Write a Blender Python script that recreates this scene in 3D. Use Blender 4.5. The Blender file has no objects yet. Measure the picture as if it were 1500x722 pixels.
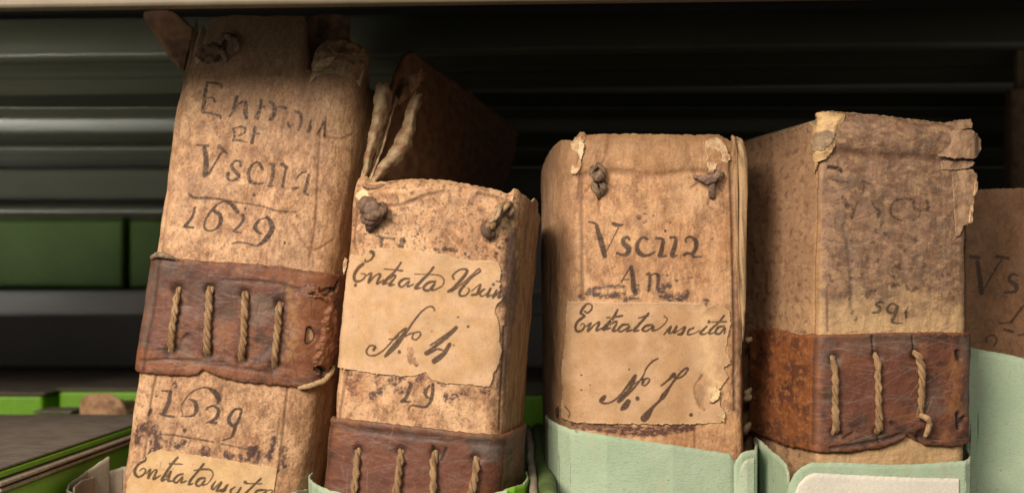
import bpy, math, random
import numpy as np
from mathutils import Matrix, Vector
R = math.radians
scn = bpy.context.scene
COL = scn.collection

# ------------------------------------------------------------------ camera, world, lamps, exposure
LENS, DIST, HORIZON = 50.0, 0.7777, 440.0
K = DIST * 36.0 / LENS / 1500.0                       # metres per photograph pixel in the plane y = 0
cam_d = bpy.data.cameras.new('camera'); cam = bpy.data.objects.new('camera', cam_d); COL.objects.link(cam)
cam.location = (0, -DIST, 0); cam.rotation_euler = (R(90), 0, 0)
cam_d.lens = LENS; cam_d.sensor_width = 36; cam_d.shift_y = (HORIZON - 361.0) / 1500.0
cam_d.clip_start = 0.02; cam_d.clip_end = 50
cam_d.dof.use_dof = True; cam_d.dof.focus_distance = DIST - 0.015; cam_d.dof.aperture_fstop = 8.0
scn.camera = cam

world = bpy.data.worlds.new('World'); scn.world = world; world.use_nodes = True
world.node_tree.nodes['Background'].inputs['Color'].default_value = (1.0, 0.93, 0.82, 1)
world.node_tree.nodes['Background'].inputs['Strength'].default_value = 0.13

def area(name, loc, target, size, power, color):
    d = bpy.data.lights.new(name, 'AREA'); d.shape = 'DISK'; d.size = size; d.energy = power; d.color = color
    o = bpy.data.objects.new(name, d); COL.objects.link(o); o.location = loc
    o.rotation_euler = (Vector(target) - Vector(loc)).to_track_quat('-Z', 'Y').to_euler()
    return o
area('key_lamp', (-0.78, -1.34, 0.79), (0.02, 0, -0.03), 0.78, 50.0, (1.0, 0.84, 0.69))
area('fill_lamp', (0.06, -1.75, 0.80), (0, 0.1, -0.05), 0.5, 11.0, (1.0, 0.9, 0.76))
low = area('low_fill_lamp', (-0.95, -1.0, -0.32), (-0.42, 0.4, 0.17), 0.35, 0.38, (1.0, 0.97, 0.85)); low.data.spread = R(32)  # added low fill, only to brighten the rear metal beams at left
scn.view_settings.view_transform = 'Standard'; scn.view_settings.look = 'None'
scn.view_settings.gamma = 1.0; scn.view_settings.exposure = 0.0; scn.view_settings.use_curve_mapping = False
try:
    scn.cycles.use_denoising = True; scn.cycles.denoiser = 'OPENIMAGEDENOISE'; scn.cycles.denoising_prefilter = 'ACCURATE'
    scn.cycles.max_bounces = 6
except Exception:
    pass

# ------------------------------------------------------------------ small numeric helpers
rng = np.random.default_rng(7)
def hash2(i, j, seed):
    h = (i.astype(np.int64) * 374761393 + j.astype(np.int64) * 668265263 + seed * 1274126177) & 0xffffffff
    h = ((h ^ (h >> 13)) * 1274126177) & 0xffffffff
    h = h ^ (h >> 16)
    return (h & 0xffffff) / float(0xffffff)
def vnoise(x, y, seed):                              # gradient noise, about -0.7 .. 0.7
    xi = np.floor(x); yi = np.floor(y); fx = x - xi; fy = y - yi
    u = fx * fx * fx * (fx * (fx * 6 - 15) + 10); v = fy * fy * fy * (fy * (fy * 6 - 15) + 10)
    def g(dx, dy):
        t = hash2(xi + dx, yi + dy, seed) * (2 * math.pi); return np.cos(t) * (fx - dx) + np.sin(t) * (fy - dy)
    return (g(0, 0) * (1 - u) + g(1, 0) * u) * (1 - v) + (g(0, 1) * (1 - u) + g(1, 1) * u) * v
def fbm(x, y, seed, octv=4, rough=0.55):
    x = np.asarray(x, float); y = np.asarray(y, float)
    t = np.zeros(np.broadcast(x, y).shape); amp = 1.0; tot = 0.0
    x = x + seed * 0.37; y = y - seed * 0.61
    ca, sa = math.cos(0.6), math.sin(0.6)
    for o in range(octv):
        t += amp * vnoise(x + 17.3 * o, y - 9.1 * o, seed + o * 31); tot += amp ** 1.5
        x, y = (ca * x - sa * y) * 2.03, (sa * x + ca * y) * 2.03; amp *= rough
    return np.clip(t / tot * 0.95 + 0.5, 0, 1)
def sm(a, b, x):
    t = np.clip((x - a) / (b - a), 0, 1); return t * t * (3 - 2 * t)
def lin(r, g, b, l=1.0):
    f = lambda c: (c / 255 / 12.92 if c <= 10 else ((c / 255 + 0.055) / 1.055) ** 2.4) / l
    return np.array([f(r), f(g), f(b)])
def mixc(col, mask, c):
    m = np.clip(mask, 0, 1)[:, None]; return col * (1 - m) + np.asarray(c)[None, :] * m
def W(px, py, y):                                     # a point of the place seen at a photograph pixel, at depth y
    s = (DIST + y) / DIST * K
    return Vector(((px - 750) * s, y, (HORIZON - py) * s))
def catmull(pts, step):
    p = np.array(pts, float)
    if len(p) == 1: return p
    if len(p) == 2:
        n = max(2, int(np.linalg.norm(p[1, :2] - p[0, :2]) / step) + 1)
        return p[0] + (p[1] - p[0]) * np.linspace(0, 1, n)[:, None]
    q = np.vstack([2 * p[0] - p[1], p, 2 * p[-1] - p[-2]]); out = []
    for i in range(1, len(q) - 2):
        n = max(2, int(np.linalg.norm(q[i + 1, :2] - q[i, :2]) / step) + 1)
        t = np.linspace(0, 1, n, endpoint=False)[:, None]
        out.append(0.5 * (2 * q[i] + (q[i + 1] - q[i - 1]) * t + (2 * q[i - 1] - 5 * q[i] + 4 * q[i + 1] - q[i + 2]) * t ** 2
                          + (3 * q[i] - q[i - 1] - 3 * q[i + 1] + q[i + 2]) * t ** 3))
    return np.vstack(out + [p[-1:]])
def S(text, ox=0, oy=0, sc=1.0):                      # pen strokes: 'x,y,width x,y[,width] ...; next stroke'
    out = []
    for st in text.replace('\n', ' ').split(';'):
        st = st.strip()
        if not st: continue
        w = 10.0; pts = []
        for tok in st.split():
            v = [float(a) for a in tok.split(',')]
            if len(v) > 2: w = v[2]
            pts.append((ox + v[0] / sc, oy + v[1] / sc, w / sc))
        out.append(pts)
    return out

# ------------------------------------------------------------------ objects
def tag(o, label=None, cat=None, group=None, kind=None):
    if label: o['label'] = label
    if cat: o['category'] = cat
    if group: o['group'] = group
    if kind: o['kind'] = kind
    return o
def empty(name, loc=(0, 0, 0), rot=(0, 0, 0)):
    o = bpy.data.objects.new(name, None); COL.objects.link(o); o.empty_display_size = 0.02
    o.location = loc; o.rotation_euler = rot; return o
def link(name, me, mat, parent=None, smooth=None):
    o = bpy.data.objects.new(name, me); COL.objects.link(o)
    if mat: me.materials.append(mat)
    if parent: o.parent = parent
    if smooth is not None: me.polygons.foreach_set('use_smooth', [smooth] * len(me.polygons))
    return o
def mesh_quads(name, V, F, smooth=True, col=None, ink=None):
    V = np.asarray(V, np.float32); F = np.asarray(F, np.int32)
    me = bpy.data.meshes.new(name); me.vertices.add(len(V)); me.vertices.foreach_set('co', V.ravel())
    me.loops.add(F.size); me.loops.foreach_set('vertex_index', F.ravel())
    me.polygons.add(len(F)); me.polygons.foreach_set('loop_start', np.arange(0, F.size, 4, dtype=np.int32))
    me.polygons.foreach_set('use_smooth', np.full(len(F), smooth))
    me.update(calc_edges=True)
    if col is not None:
        a = me.attributes.new('Col', 'FLOAT_COLOR', 'POINT')
        c = np.ones((len(V), 4), np.float32); c[:, :3] = col; a.data.foreach_set('color', c.ravel())
    if ink is not None:
        a = me.attributes.new('ink', 'FLOAT', 'POINT'); a.data.foreach_set('value', np.asarray(ink, np.float32))
    me.validate(); return me
def grid_faces(nr, nc):
    i = np.arange(nr - 1)[:, None] * nc + np.arange(nc - 1)[None, :]
    i = i.ravel(); return np.stack([i, i + 1, i + nc + 1, i + nc], 1)
def poly_mesh(name, verts, faces):
    me = bpy.data.meshes.new(name); me.from_pydata([tuple(v) for v in verts], [], faces); me.update(); return me
def solidify(o, t, offset=0.0):
    m = o.modifiers.new('thickness', 'SOLIDIFY'); m.thickness = t; m.offset = offset; return o
def bevel(o, w, seg=2):
    m = o.modifiers.new('bevel', 'BEVEL'); m.width = w; m.segments = seg; m.limit_method = 'ANGLE'; m.angle_limit = R(30); return o

# ------------------------------------------------------------------ materials
def nodes(name):
    m = bpy.data.materials.new(name); m.use_nodes = True; nt = m.node_tree
    return m, nt, nt.nodes['Principled BSDF']
def noise(nt, scale, detail=5, rough=0.6, vec=None, stretch=None):
    n = nt.nodes.new('ShaderNodeTexNoise'); n.inputs['Scale'].default_value = scale
    n.inputs['Detail'].default_value = detail; n.inputs['Roughness'].default_value = rough
    tc = nt.nodes.new('ShaderNodeTexCoord')
    if stretch:
        mp = nt.nodes.new('ShaderNodeMapping'); mp.inputs['Scale'].default_value = stretch
        nt.links.new(tc.outputs['Object'], mp.inputs['Vector']); nt.links.new(mp.outputs['Vector'], n.inputs['Vector'])
    else:
        nt.links.new(tc.outputs['Object'], n.inputs['Vector'])
    return n
def remap(nt, sock, a, b, c, d):
    r = nt.nodes.new('ShaderNodeMapRange'); nt.links.new(sock, r.inputs['Value'])
    for k, v in zip(('From Min', 'From Max', 'To Min', 'To Max'), (a, b, c, d)): r.inputs[k].default_value = v
    return r.outputs['Result']
def mul_col(nt, csock, fsock):
    m = nt.nodes.new('ShaderNodeVectorMath'); m.operation = 'SCALE'
    nt.links.new(csock, m.inputs[0]); nt.links.new(fsock, m.inputs['Scale']); return m.outputs['Vector']
def mix_rgb(nt, fac, a, b):
    m = nt.nodes.new('ShaderNodeMix'); m.data_type = 'RGBA'
    for s, v in ((m.inputs[0], fac), (m.inputs[6], a), (m.inputs[7], b)):
        if hasattr(v, 'links'): nt.links.new(v, s)
        else: s.default_value = v if isinstance(v, float) else (*v, 1)
    return m.outputs[2]
def bump(nt, bsdf, sock, dist, strength=1.0, prev=None):
    b = nt.nodes.new('ShaderNodeBump'); b.inputs['Distance'].default_value = dist; b.inputs['Strength'].default_value = strength
    nt.links.new(sock, b.inputs['Height'])
    if prev: nt.links.new(prev, b.inputs['Normal'])
    nt.links.new(b.outputs['Normal'], bsdf.inputs['Normal']); return b.outputs['Normal']
def painted(name, rough=(0.5, 0.75), grain=900, gdist=0.0005, ink_col=(0.026, 0.014, 0.011), var=(0.78, 1.2), spec=0.35, stretch=None, fine=2600):
    """Skin, leather or paper: colour and ink come from the mesh, grain, gloss and relief from noise."""
    m, nt, b = nodes(name)
    at = nt.nodes.new('ShaderNodeAttribute'); at.attribute_name = 'Col'
    n1 = noise(nt, grain, 6, 0.65, stretch=stretch); n2 = noise(nt, 160, 4, 0.6); n3 = noise(nt, fine, 3, 0.6)
    c = mul_col(nt, at.outputs['Color'], remap(nt, n1.outputs['Fac'], 0.25, 0.75, *var))
    c = mul_col(nt, c, remap(nt, n2.outputs['Fac'], 0.3, 0.7, 0.9, 1.1))
    ai = nt.nodes.new('ShaderNodeAttribute'); ai.attribute_name = 'ink'
    w = nt.nodes.new('ShaderNodeMath'); w.operation = 'MULTIPLY'; w.use_clamp = True
    nt.links.new(ai.outputs['Fac'], w.inputs[0]); nt.links.new(remap(nt, n1.outputs['Fac'], 0.35, 0.6, 1.0, 0.95), w.inputs[1])
    c = mix_rgb(nt, w.outputs[0], c, ink_col); nt.links.new(c, b.inputs['Base Color'])
    nt.links.new(remap(nt, n2.outputs['Fac'], 0.3, 0.7, *rough), b.inputs['Roughness'])
    b.inputs['Specular IOR Level'].default_value = spec
    p = bump(nt, b, n1.outputs['Fac'], gdist); bump(nt, b, n3.outputs['Fac'], gdist * 0.35, 1.0, p)
    return m
def plain(name, col, col2=None, scale=60, rough=0.6, rough2=None, spec=0.4, grain=600, gdist=0.0003, metal=0.0, stretch=None, fac=(0.4, 0.62)):
    m, nt, b = nodes(name); col = tuple(col)
    n = noise(nt, scale, 5, 0.6, stretch=stretch); g = noise(nt, grain, 4, 0.65, stretch=stretch)
    c = mix_rgb(nt, remap(nt, n.outputs['Fac'], fac[0], fac[1], 0, 1), col, tuple(col2) if col2 is not None else tuple(x * 0.8 for x in col))
    c = mul_col(nt, c, remap(nt, g.outputs['Fac'], 0.25, 0.75, 0.86, 1.14)); nt.links.new(c, b.inputs['Base Color'])
    nt.links.new(remap(nt, n.outputs['Fac'], 0.3, 0.7, rough, rough if rough2 is None else rough2), b.inputs['Roughness'])
    b.inputs['Specular IOR Level'].default_value = spec; b.inputs['Metallic'].default_value = metal
    bump(nt, b, g.outputs['Fac'], gdist); return m
def card_mat(name, c1, c2):
    """Pulp card: clouded colour, fibres, rubbed patches and brown specks."""
    m, nt, b = nodes(name); n = noise(nt, 22, 6, 0.65); f = noise(nt, 420, 5, 0.7, stretch=(1, 1, 3.2)); sp = noise(nt, 260, 2, 0.5); sc = noise(nt, 70, 5, 0.7, stretch=(1, 1, .35)); f2 = noise(nt, 520, 4, 0.7, stretch=(3, 3, .6))
    c = mix_rgb(nt, remap(nt, n.outputs['Fac'], .35, .68, 0, 1), c1, c2)
    c = mix_rgb(nt, remap(nt, f.outputs['Fac'], .54, .7, 0, .6), c, (.16, .22, .14)); c = mix_rgb(nt, remap(nt, f2.outputs['Fac'], .58, .72, 0, .4), c, (.46, .54, .42))
    c = mix_rgb(nt, remap(nt, sc.outputs['Fac'], .56, .72, 0, .6), c, (.36, .36, .25)); c = mix_rgb(nt, remap(nt, sp.outputs['Fac'], .72, .76, 0, .6), c, (.16, .11, .06))
    nt.links.new(c, b.inputs['Base Color']); b.inputs['Roughness'].default_value = .85; b.inputs['Specular IOR Level'].default_value = .15
    p = bump(nt, b, f.outputs['Fac'], .00035); bump(nt, b, n.outputs['Fac'], .002, .5, p); return m
M = dict(
    vellum=painted('old_vellum', grain=820, gdist=0.00026, var=(0.76, 1.22), fine=2400), leather=painted('worn_leather', (0.46, 0.72), 700, 0.0002, var=(0.8, 1.2), spec=0.4),
    paper=painted('label_paper', (0.7, 0.85), 1200, 0.00025, var=(0.88, 1.1), spec=0.2),
    cord=painted('twisted_cord', (0.6, 0.8), 1500, 0.0005, var=(0.65, 1.25), spec=0.25),
    hide=painted('knotted_hide', (0.45, 0.7), 800, 0.0006, var=(0.65, 1.3), spec=0.4),
    pages=plain('page_edges', (0.42, 0.32, 0.2), (0.3, 0.22, 0.13), 40, 0.8, grain=1500, stretch=(1, 1, 1)),
    mint=card_mat('pale_green_card', (0.37, 0.47, 0.345), (0.30, 0.405, 0.285)),
    mintedge=plain('worn_card_edge', (0.5, 0.5, 0.38), (0.3, 0.31, 0.2), 260, 0.85, grain=1500, gdist=0.0006),
    white=plain('white_label_paper', (0.62, 0.60, 0.53), (0.55, 0.53, 0.47), 30, 0.8, grain=800, gdist=0.0002),
    grey=plain('grey_card', (0.30, 0.26, 0.2), (0.22, 0.19, 0.15), 40, 0.8, grain=900, gdist=0.0003),
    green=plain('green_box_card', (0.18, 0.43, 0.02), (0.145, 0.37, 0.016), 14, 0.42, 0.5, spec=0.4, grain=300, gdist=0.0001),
    palemint=card_mat('faded_green_card', (0.44, 0.52, 0.40), (0.38, 0.46, 0.34)),
    shadegreen=plain('shaded_green_board', (0.085, 0.17, 0.018), (0.07, 0.14, 0.014), 14, 0.45, 0.55, spec=0.4, grain=300, gdist=0.0001),  # box green darkened: dimness of the rear shelf painted into the colour
    olive=plain('dull_green_card', (0.10, 0.15, 0.05), (0.07, 0.11, 0.035), 60, 0.7, spec=0.2, grain=700, gdist=0.0004),
    lid=plain('grey_board', (0.17, 0.145, 0.12), (0.12, 0.10, 0.085), 90, 0.75, spec=0.25, grain=1000, gdist=0.0003),
    lidedge=plain('board_edge', (0.36, 0.3, 0.22), (0.25, 0.2, 0.15), 200, 0.8),
    metal=plain('dark_painted_metal', (0.11, 0.115, 0.082), (0.085, 0.09, 0.06), 8, 0.25, 0.4, spec=0.6, grain=60, gdist=0.0002, stretch=(0.15, 1, 1)),
    steel=plain('grey_shelf_metal', (0.34, 0.34, 0.35), (0.28, 0.28, 0.29), 8, 0.38, 0.5, spec=0.5, grain=60, gdist=0.0002, stretch=(0.15, 1, 1)),
    cream=plain('shelf_lip_paint', (0.15, 0.12, 0.08), (0.11, 0.10, 0.06), 6, 0.45, spec=0.5, grain=100, gdist=0.0001),
    black=plain('dark_void_wall', (0.02, 0.02, 0.02), (0.015, 0.015, 0.015), 3, 0.9, spec=0.1),  # near black: the unlit void behind the racks is put into this colour
)

# ------------------------------------------------------------------ palettes (albedo)
LT, MD, DK = np.array([.58, .375, .215]), np.array([.40, .225, .118]), np.array([.17, .085, .045])
FIB = np.array([.62, .46, .27])
GRIME = np.array([.20, .125, .082])
LE, LO, LD, LG = np.array([.115, .042, .026]), np.array([.23, .088, .036]), np.array([.034, .02, .015]), np.array([.15, .115, .09])
INKC = np.array([.05, .021, .014])

# ------------------------------------------------------------------ a bound ledger
SHELF_Z = -0.1655
class Ledger:
    def __init__(s, px, py, y, yaw, roll, profile, label, seed, size=1.0, group='old account books standing in a row'):
        s.o = empty('ledger', W(px, py, y), (0, R(roll), R(yaw)))
        tag(s.o, label, 'book', group); s.seed = seed
        s.o.scale = (size, size, size)
        s.M = Matrix.Translation(W(px, py, y)) @ Matrix.Rotation(R(yaw), 4, 'Z') @ Matrix.Rotation(R(roll), 4, 'Y') @ Matrix.Scale(size, 4)
        s.Mi = s.M.inverted()
        p = np.array(profile, float)
        for _ in range(4):                            # round the corners of the cross-section
            q = np.empty((2 * len(p) - 2, 2)); q[0::2] = p[:-1] * .75 + p[1:] * .25; q[1::2] = p[:-1] * .25 + p[1:] * .75
            p = np.vstack([p[:1], q, p[-1:]])
        s.P = p; L = np.r_[0, np.cumsum(np.linalg.norm(np.diff(p, axis=0), axis=1))]
        i = np.argmin(np.abs(p[:, 0]) + (p[:, 1] > 0.02) * 9); s.s0 = L[i] - p[i, 0]; s.S = L - s.s0
        t = np.gradient(p, L, axis=0); t /= np.linalg.norm(t, axis=1)[:, None]; s.N = np.stack([t[:, 1], -t[:, 0]], 1)
        hw = np.abs(p[:, 0]).max(); s.hw = hw
        s.zb = ((SHELF_Z - s.M.translation.z) / size + hw * math.sin(abs(R(roll)))) / math.cos(R(roll))
        s.head_h, s.head_d, s.bulge, s.squash = 0.0, 0.0, 0.0006, None
    def uv(s, px, py):
        px = np.atleast_1d(np.asarray(px, float)); py = np.atleast_1d(np.asarray(py, float))
        d = np.stack([(px - 750) * K, np.full(px.shape, DIST), (HORIZON - py) * K], 1)
        A = np.array(s.Mi); c = A[:3, :3] @ np.array([0, -DIST, 0]) + A[:3, 3]; dl = d @ A[:3, :3].T
        t = -c[1] / dl[:, 1]; q = c + dl * t[:, None]; return q[:, 0], q[:, 2]
    def edge(s, pts):                                 # outline given in photograph pixels -> z as a function of u
        a = [(p[1], p[2]) if p[0] == 'u' else tuple(float(v[0]) for v in s.uv(p[0], p[1])) for p in pts]
        a.sort(); a = np.array(a); return lambda u: np.interp(u, a[:, 0], a[:, 1])
    def strokes(s, sts):
        out = []
        for st in sts:
            q = np.array(st); u, z = s.uv(q[:, 0], q[:, 1]); out.append(np.stack([u, z, q[:, 2] * K * 0.5], 1))
        return out
    def low(s, u, z):
        return (fbm(u / .035, z / .05, s.seed + 900, 3) - .5) * s.bulge * 2.4
    def surf(s, u, z, off=0.0):
        x = np.interp(u, s.S, s.P[:, 0]); y = np.interp(u, s.S, s.P[:, 1])
        nx = np.interp(u, s.S, s.N[:, 0]); ny = np.interp(u, s.S, s.N[:, 1]); l = np.hypot(nx, ny); nx, ny = nx / l, ny / l
        d = s.low(u, z) + off
        if s.head_h:
            zt = s.ztop(u); t = np.clip((z - (zt - s.head_h)) / s.head_h, 0, 1); yh = s.head_d * t ** 2.2
        else: yh = 0
        return np.stack([x + nx * d, y + ny * d + yh, z + 0 * x], 1)

class Paint:
    """Colour, ink and relief over points (u, z) of one book's surface."""
    def __init__(s, bk, u, z, col):
        s.b, s.u, s.z = bk, u, z; s.c = np.tile(np.asarray(col, float), (len(u), 1)); s.d = np.zeros(len(u)); s.ink = np.zeros(len(u)); s.sd = bk.seed
    def fb(s, su, sz, k, o=4): return fbm((s.u if s.b.squash is None else np.where(s.u < s.b.squash, s.b.squash + (s.u - s.b.squash) * .42, s.u)) / su, s.z / sz, s.sd + k, o)
    def dist(s, sts, pad):
        out = np.full(len(s.u), 1.0)
        for st in s.b.strokes(sts):
            q = catmull(st, 0.0006); r = q[:, 2].max() + pad
            m = np.where((s.u > q[:, 0].min() - r) & (s.u < q[:, 0].max() + r) & (s.z > q[:, 1].min() - r) & (s.z < q[:, 1].max() + r))[0]
            if not len(m): continue
            p = np.stack([s.u[m], s.z[m]], 1); best = np.full(len(m), 1.0)
            if len(q) == 1: q = np.vstack([q, q + [[1e-6, 0, 0]]])
            for a, b in zip(q[:-1], q[1:]):
                ab = b[:2] - a[:2]; t = np.clip(((p - a[:2]) @ ab) / max(ab @ ab, 1e-14), 0, 1)
                dd = np.hypot(p[:, 0] - a[0] - t * ab[0], p[:, 1] - a[1] - t * ab[1]) - (a[2] + (b[2] - a[2]) * t)
                np.minimum(best, dd, out=best)
            out[m] = np.minimum(out[m], best)
        return out
    def write(s, sts, strength=1.0, wear=0.0, rough=.0004, scale=.0016):
        d = s.dist(sts, .002) + (s.fb(.0012, .0012, 41, 3) - .5) * rough
        m = sm(.00034, -.00012, d) * strength
        if wear: m = m * (1 - wear * sm(.42, .62, s.fb(scale, scale, 43, 3)))
        s.ink = np.maximum(s.ink, m)
    def groove(s, sts, amp, w=.0008, col=None, a=.6):
        d = np.maximum(s.dist(sts, w * 3), 0); g = np.exp(-(d / w) ** 2)
        s.d -= amp * g
        if col is not None: s.c = mixc(s.c, g * a, col)
    def tint(s, sts, col, a=.8, soft=.0015, broken=0.0, scale=.003):
        d = s.dist(sts, soft * 3) + (s.fb(scale, scale, 47, 4) - .5) * broken
        s.c = mixc(s.c, sm(soft, -soft, d) * a, col); return sm(soft, -soft, d)
    def vellum(s, light=LT, mid=MD, dark=DK, grime=0.3, speck=1.0):
        n = s.fb(.028, .035, 1, 5); f = s.fb(.005, .006, 2, 6); st = s.fb(.0022, .016, 3, 4); fl = s.fb(.0016, .0016, 4, 3); g = s.fb(.011, .013, 10, 6)
        s.c = mixc(np.tile(light, (len(s.u), 1)), sm(.2, .68, n * .55 + f * .25 + g * .2), mid)
        s.c = mixc(s.c, sm(.58, .8, st) * .18, dark)
        s.c = mixc(s.c, sm(.55, .72, g) * .42, dark * 1.15); s.c = mixc(s.c, sm(.58, .70, f) * sm(.40, .6, n) * .5 * speck, dark)
        s.c = mixc(s.c, sm(.68, .76, fl) * .6 * speck, dark * .75); s.c = mixc(s.c, sm(.70, .75, s.fb(.0011, .0011, 22, 2)) * sm(.45, .6, g) * .6, dark * .6)
        s.c = mixc(s.c, sm(.5, .75, s.fb(.045, .05, 5, 4)) * grime, GRIME * 1.3)
        s.c = mixc(s.c, sm(.6, .72, s.fb(.0035, .005, 6, 4)) * .3, light * 1.15)
        s.d += (s.fb(.014, .024, 7, 3) - .5) * .0009 + (s.fb(.003, .004, 8, 4) - .5) * .00016 + (s.fb(.007, .03, 18, 3) - .5) * .0005
        r = 1 - np.abs(s.fb(.009, .018, 9, 4) - .5) * 2; s.d -= sm(.93, 1.0, r) * .00012; s.c = mixc(s.c, sm(.965, 1.0, r) * sm(.45, .6, n) * .3, dark)
    def leather(s):
        n = s.fb(.02, .014, 11, 5); f = s.fb(.004, .003, 12, 5); st = s.fb(.012, .0022, 13, 4)
        s.c = mixc(np.tile(LE, (len(s.u), 1)), sm(.5, .75, n) * .7, LO * .75)
        s.c = mixc(s.c, sm(.55, .8, s.fb(.015, .011, 14, 4)) * .75, LD * 1.3)
        s.c = mixc(s.c, sm(.55, .8, st) * .3, LD); s.c = mixc(s.c, sm(.62, .8, f) * .4, LO)
        s.c = mixc(s.c, sm(.62, .8, s.fb(.02, .02, 15, 4)) * .45, LG * .8)
        s.d += (s.fb(.012, .010, 16, 3) - .5) * .0007 + (f - .5) * .00016
        r = 1 - np.abs(s.fb(.006, .004, 17, 4) - .5) * 2; s.d -= sm(.92, 1, r) * .00012
    def scratches(s, n, u0, u1, z0, z1, col, a=.4, seed=0, lng=.02, ang=(-.3, .3)):
        g = np.random.default_rng(s.sd * 7 + seed)
        for _ in range(n):
            x, z = g.uniform(u0, u1), g.uniform(z0, z1); th = g.uniform(*ang); l = g.uniform(.2, 1) * lng
            tx, tz = math.cos(th), math.sin(th); du, dz = s.u - x, s.z - z
            al = du * tx + dz * tz; ac = -du * tz + dz * tx + .06 * al * al / lng
            m = np.exp(-(ac / .00022) ** 2) * sm(l, l * .6, np.abs(al)); s.c = mixc(s.c, m * a, col); s.d -= m * .00008
    def edge_wear(s, zt, zb, col, w=.002):
        j = (s.fb(.004, .004, 21, 4) - .5) * .006
        s.c = mixc(s.c, np.maximum(sm(w, 0, zt - s.z + j), sm(w, 0, s.z - zb + j)) * .8, col)

STEP = .00044
def span(a, b, st): return np.linspace(a, b, max(2, int(round((b - a) / st)) + 1))
def cover(bk, fa, fb_, paint, top, name='cover', thick=.0012, zfine=-.112, mat='vellum'):
    """The vellum cover that wraps spine and sides; fine between u = fa and fb_."""
    bk.ztop = bk.edge(top)
    u = np.unique(np.r_[span(bk.S[0], fa, .004), span(fa, fb_, STEP), span(fb_, bk.S[-1], .004)])
    zf = zfine - bk.M.translation.z; zmax = float(bk.ztop(u).max())
    r = np.r_[span(bk.zb, zf, .006)[:-1], span(zf, zmax, STEP)]; r = (r - bk.zb) / (zmax - bk.zb)
    nc, nr = len(u), len(r); zt = bk.ztop(u) + (fbm(u / .0025, u * 0, bk.seed + 77, 4) - .5) * .0009
    U = np.tile(u, nr); Z = (bk.zb + (zt - bk.zb)[None, :] * r[:, None]).ravel()
    p = Paint(bk, U, Z, MD); paint(p)
    V = bk.surf(U, Z, p.d); top_rows = []; c, ink = [p.c], [p.ink]
    for off, dz in ((-thick * .5, .0005), (-thick, 0), (-thick, -.004), (-thick, -.02)):
        top_rows.append(bk.surf(u, zt + dz, p.d[-nc:] + off)); c.append(np.tile(FIB * .8, (nc, 1)) * (.8 + .4 * fbm(u / .002, u * 0 + off, 5, 3))[:, None]); ink.append(np.zeros(nc))
    me = mesh_quads(name, np.vstack([V] + top_rows), grid_faces(nr + 4, nc), True, np.vstack(c), np.concatenate(ink))
    return link(name, me, M[mat], bk.o)
def strap(bk, ua, ub, top, bot, off, paint, name='leather_strap', step=STEP):
    zt_f, zb_f = bk.edge(top), bk.edge(bot)
    u = span(ua, ub, step); zt = zt_f(u) + (fbm(u / .004, u * 0, bk.seed + 70, 4) - .5) * .001; zb = zb_f(u) + (fbm(u / .004, u * 0, bk.seed + 71, 4) - .5) * .0013
    zb = np.maximum(zb, bk.zb + .004)
    n = max(8, int((zt - zb).max() / step)); r = np.linspace(0, 1, n)
    U = np.tile(u, n); Z = (zb + (zt - zb) * r[:, None]).ravel()
    p = Paint(bk, U, Z, LE); p.zt, p.zb_ = np.tile(zt, n), np.tile(zb, n); paint(p)
    e = np.minimum(np.minimum(p.zt - Z, Z - p.zb_), np.minimum(U - ua, ub - U)); rnd = -np.exp(-np.maximum(e, 0) / .0007) * .0008
    rows = [bk.surf(u, zb + .003, -.0004), bk.surf(u, zb, -.0002 + off * .3), bk.surf(U, Z, off + p.d + rnd), bk.surf(u, zt, off * .3 - .0002), bk.surf(u, zt - .003, -.0004)]
    nc = len(u); c = np.vstack([np.tile(LD, (nc, 1)), np.tile(LO * .7, (nc, 1)), p.c, np.tile(LO * .6, (nc, 1)), np.tile(LD, (nc, 1))])
    V = np.vstack(rows); F = grid_faces(n + 4, nc)
    for k in (0, nc - 1):                             # the two cut ends bend in to the cover
        idx = np.arange(n + 4) * nc + k; V[idx] = bk.surf(np.full(n + 4, u[k]), V[idx, 2], -.0004)
    me = mesh_quads(name, V, F, True, c, np.zeros(len(V))); return link(name, me, M['leather'], bk.o)
def inside(poly, x, y):
    r = np.zeros(len(x), bool); n = len(poly)
    for i in range(n):
        (x0, y0), (x1, y1) = poly[i], poly[(i + 1) % n]
        with np.errstate(divide='ignore', invalid='ignore'):
            c = ((y0 > y) != (y1 > y)) & (x < (x1 - x0) * (y - y0) / (y1 - y0) + x0)
        r ^= c
    return r
def edge_dist(poly, x, y):
    d = np.full(len(x), 9.0); n = len(poly)
    for i in range(n):
        a, b = np.array(poly[i]), np.array(poly[(i + 1) % n]); ab = b - a
        t = np.clip(((x - a[0]) * ab[0] + (y - a[1]) * ab[1]) / max(ab @ ab, 1e-14), 0, 1)
        d = np.minimum(d, np.hypot(x - a[0] - t * ab[0], y - a[1] - t * ab[1]))
    return d
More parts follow.
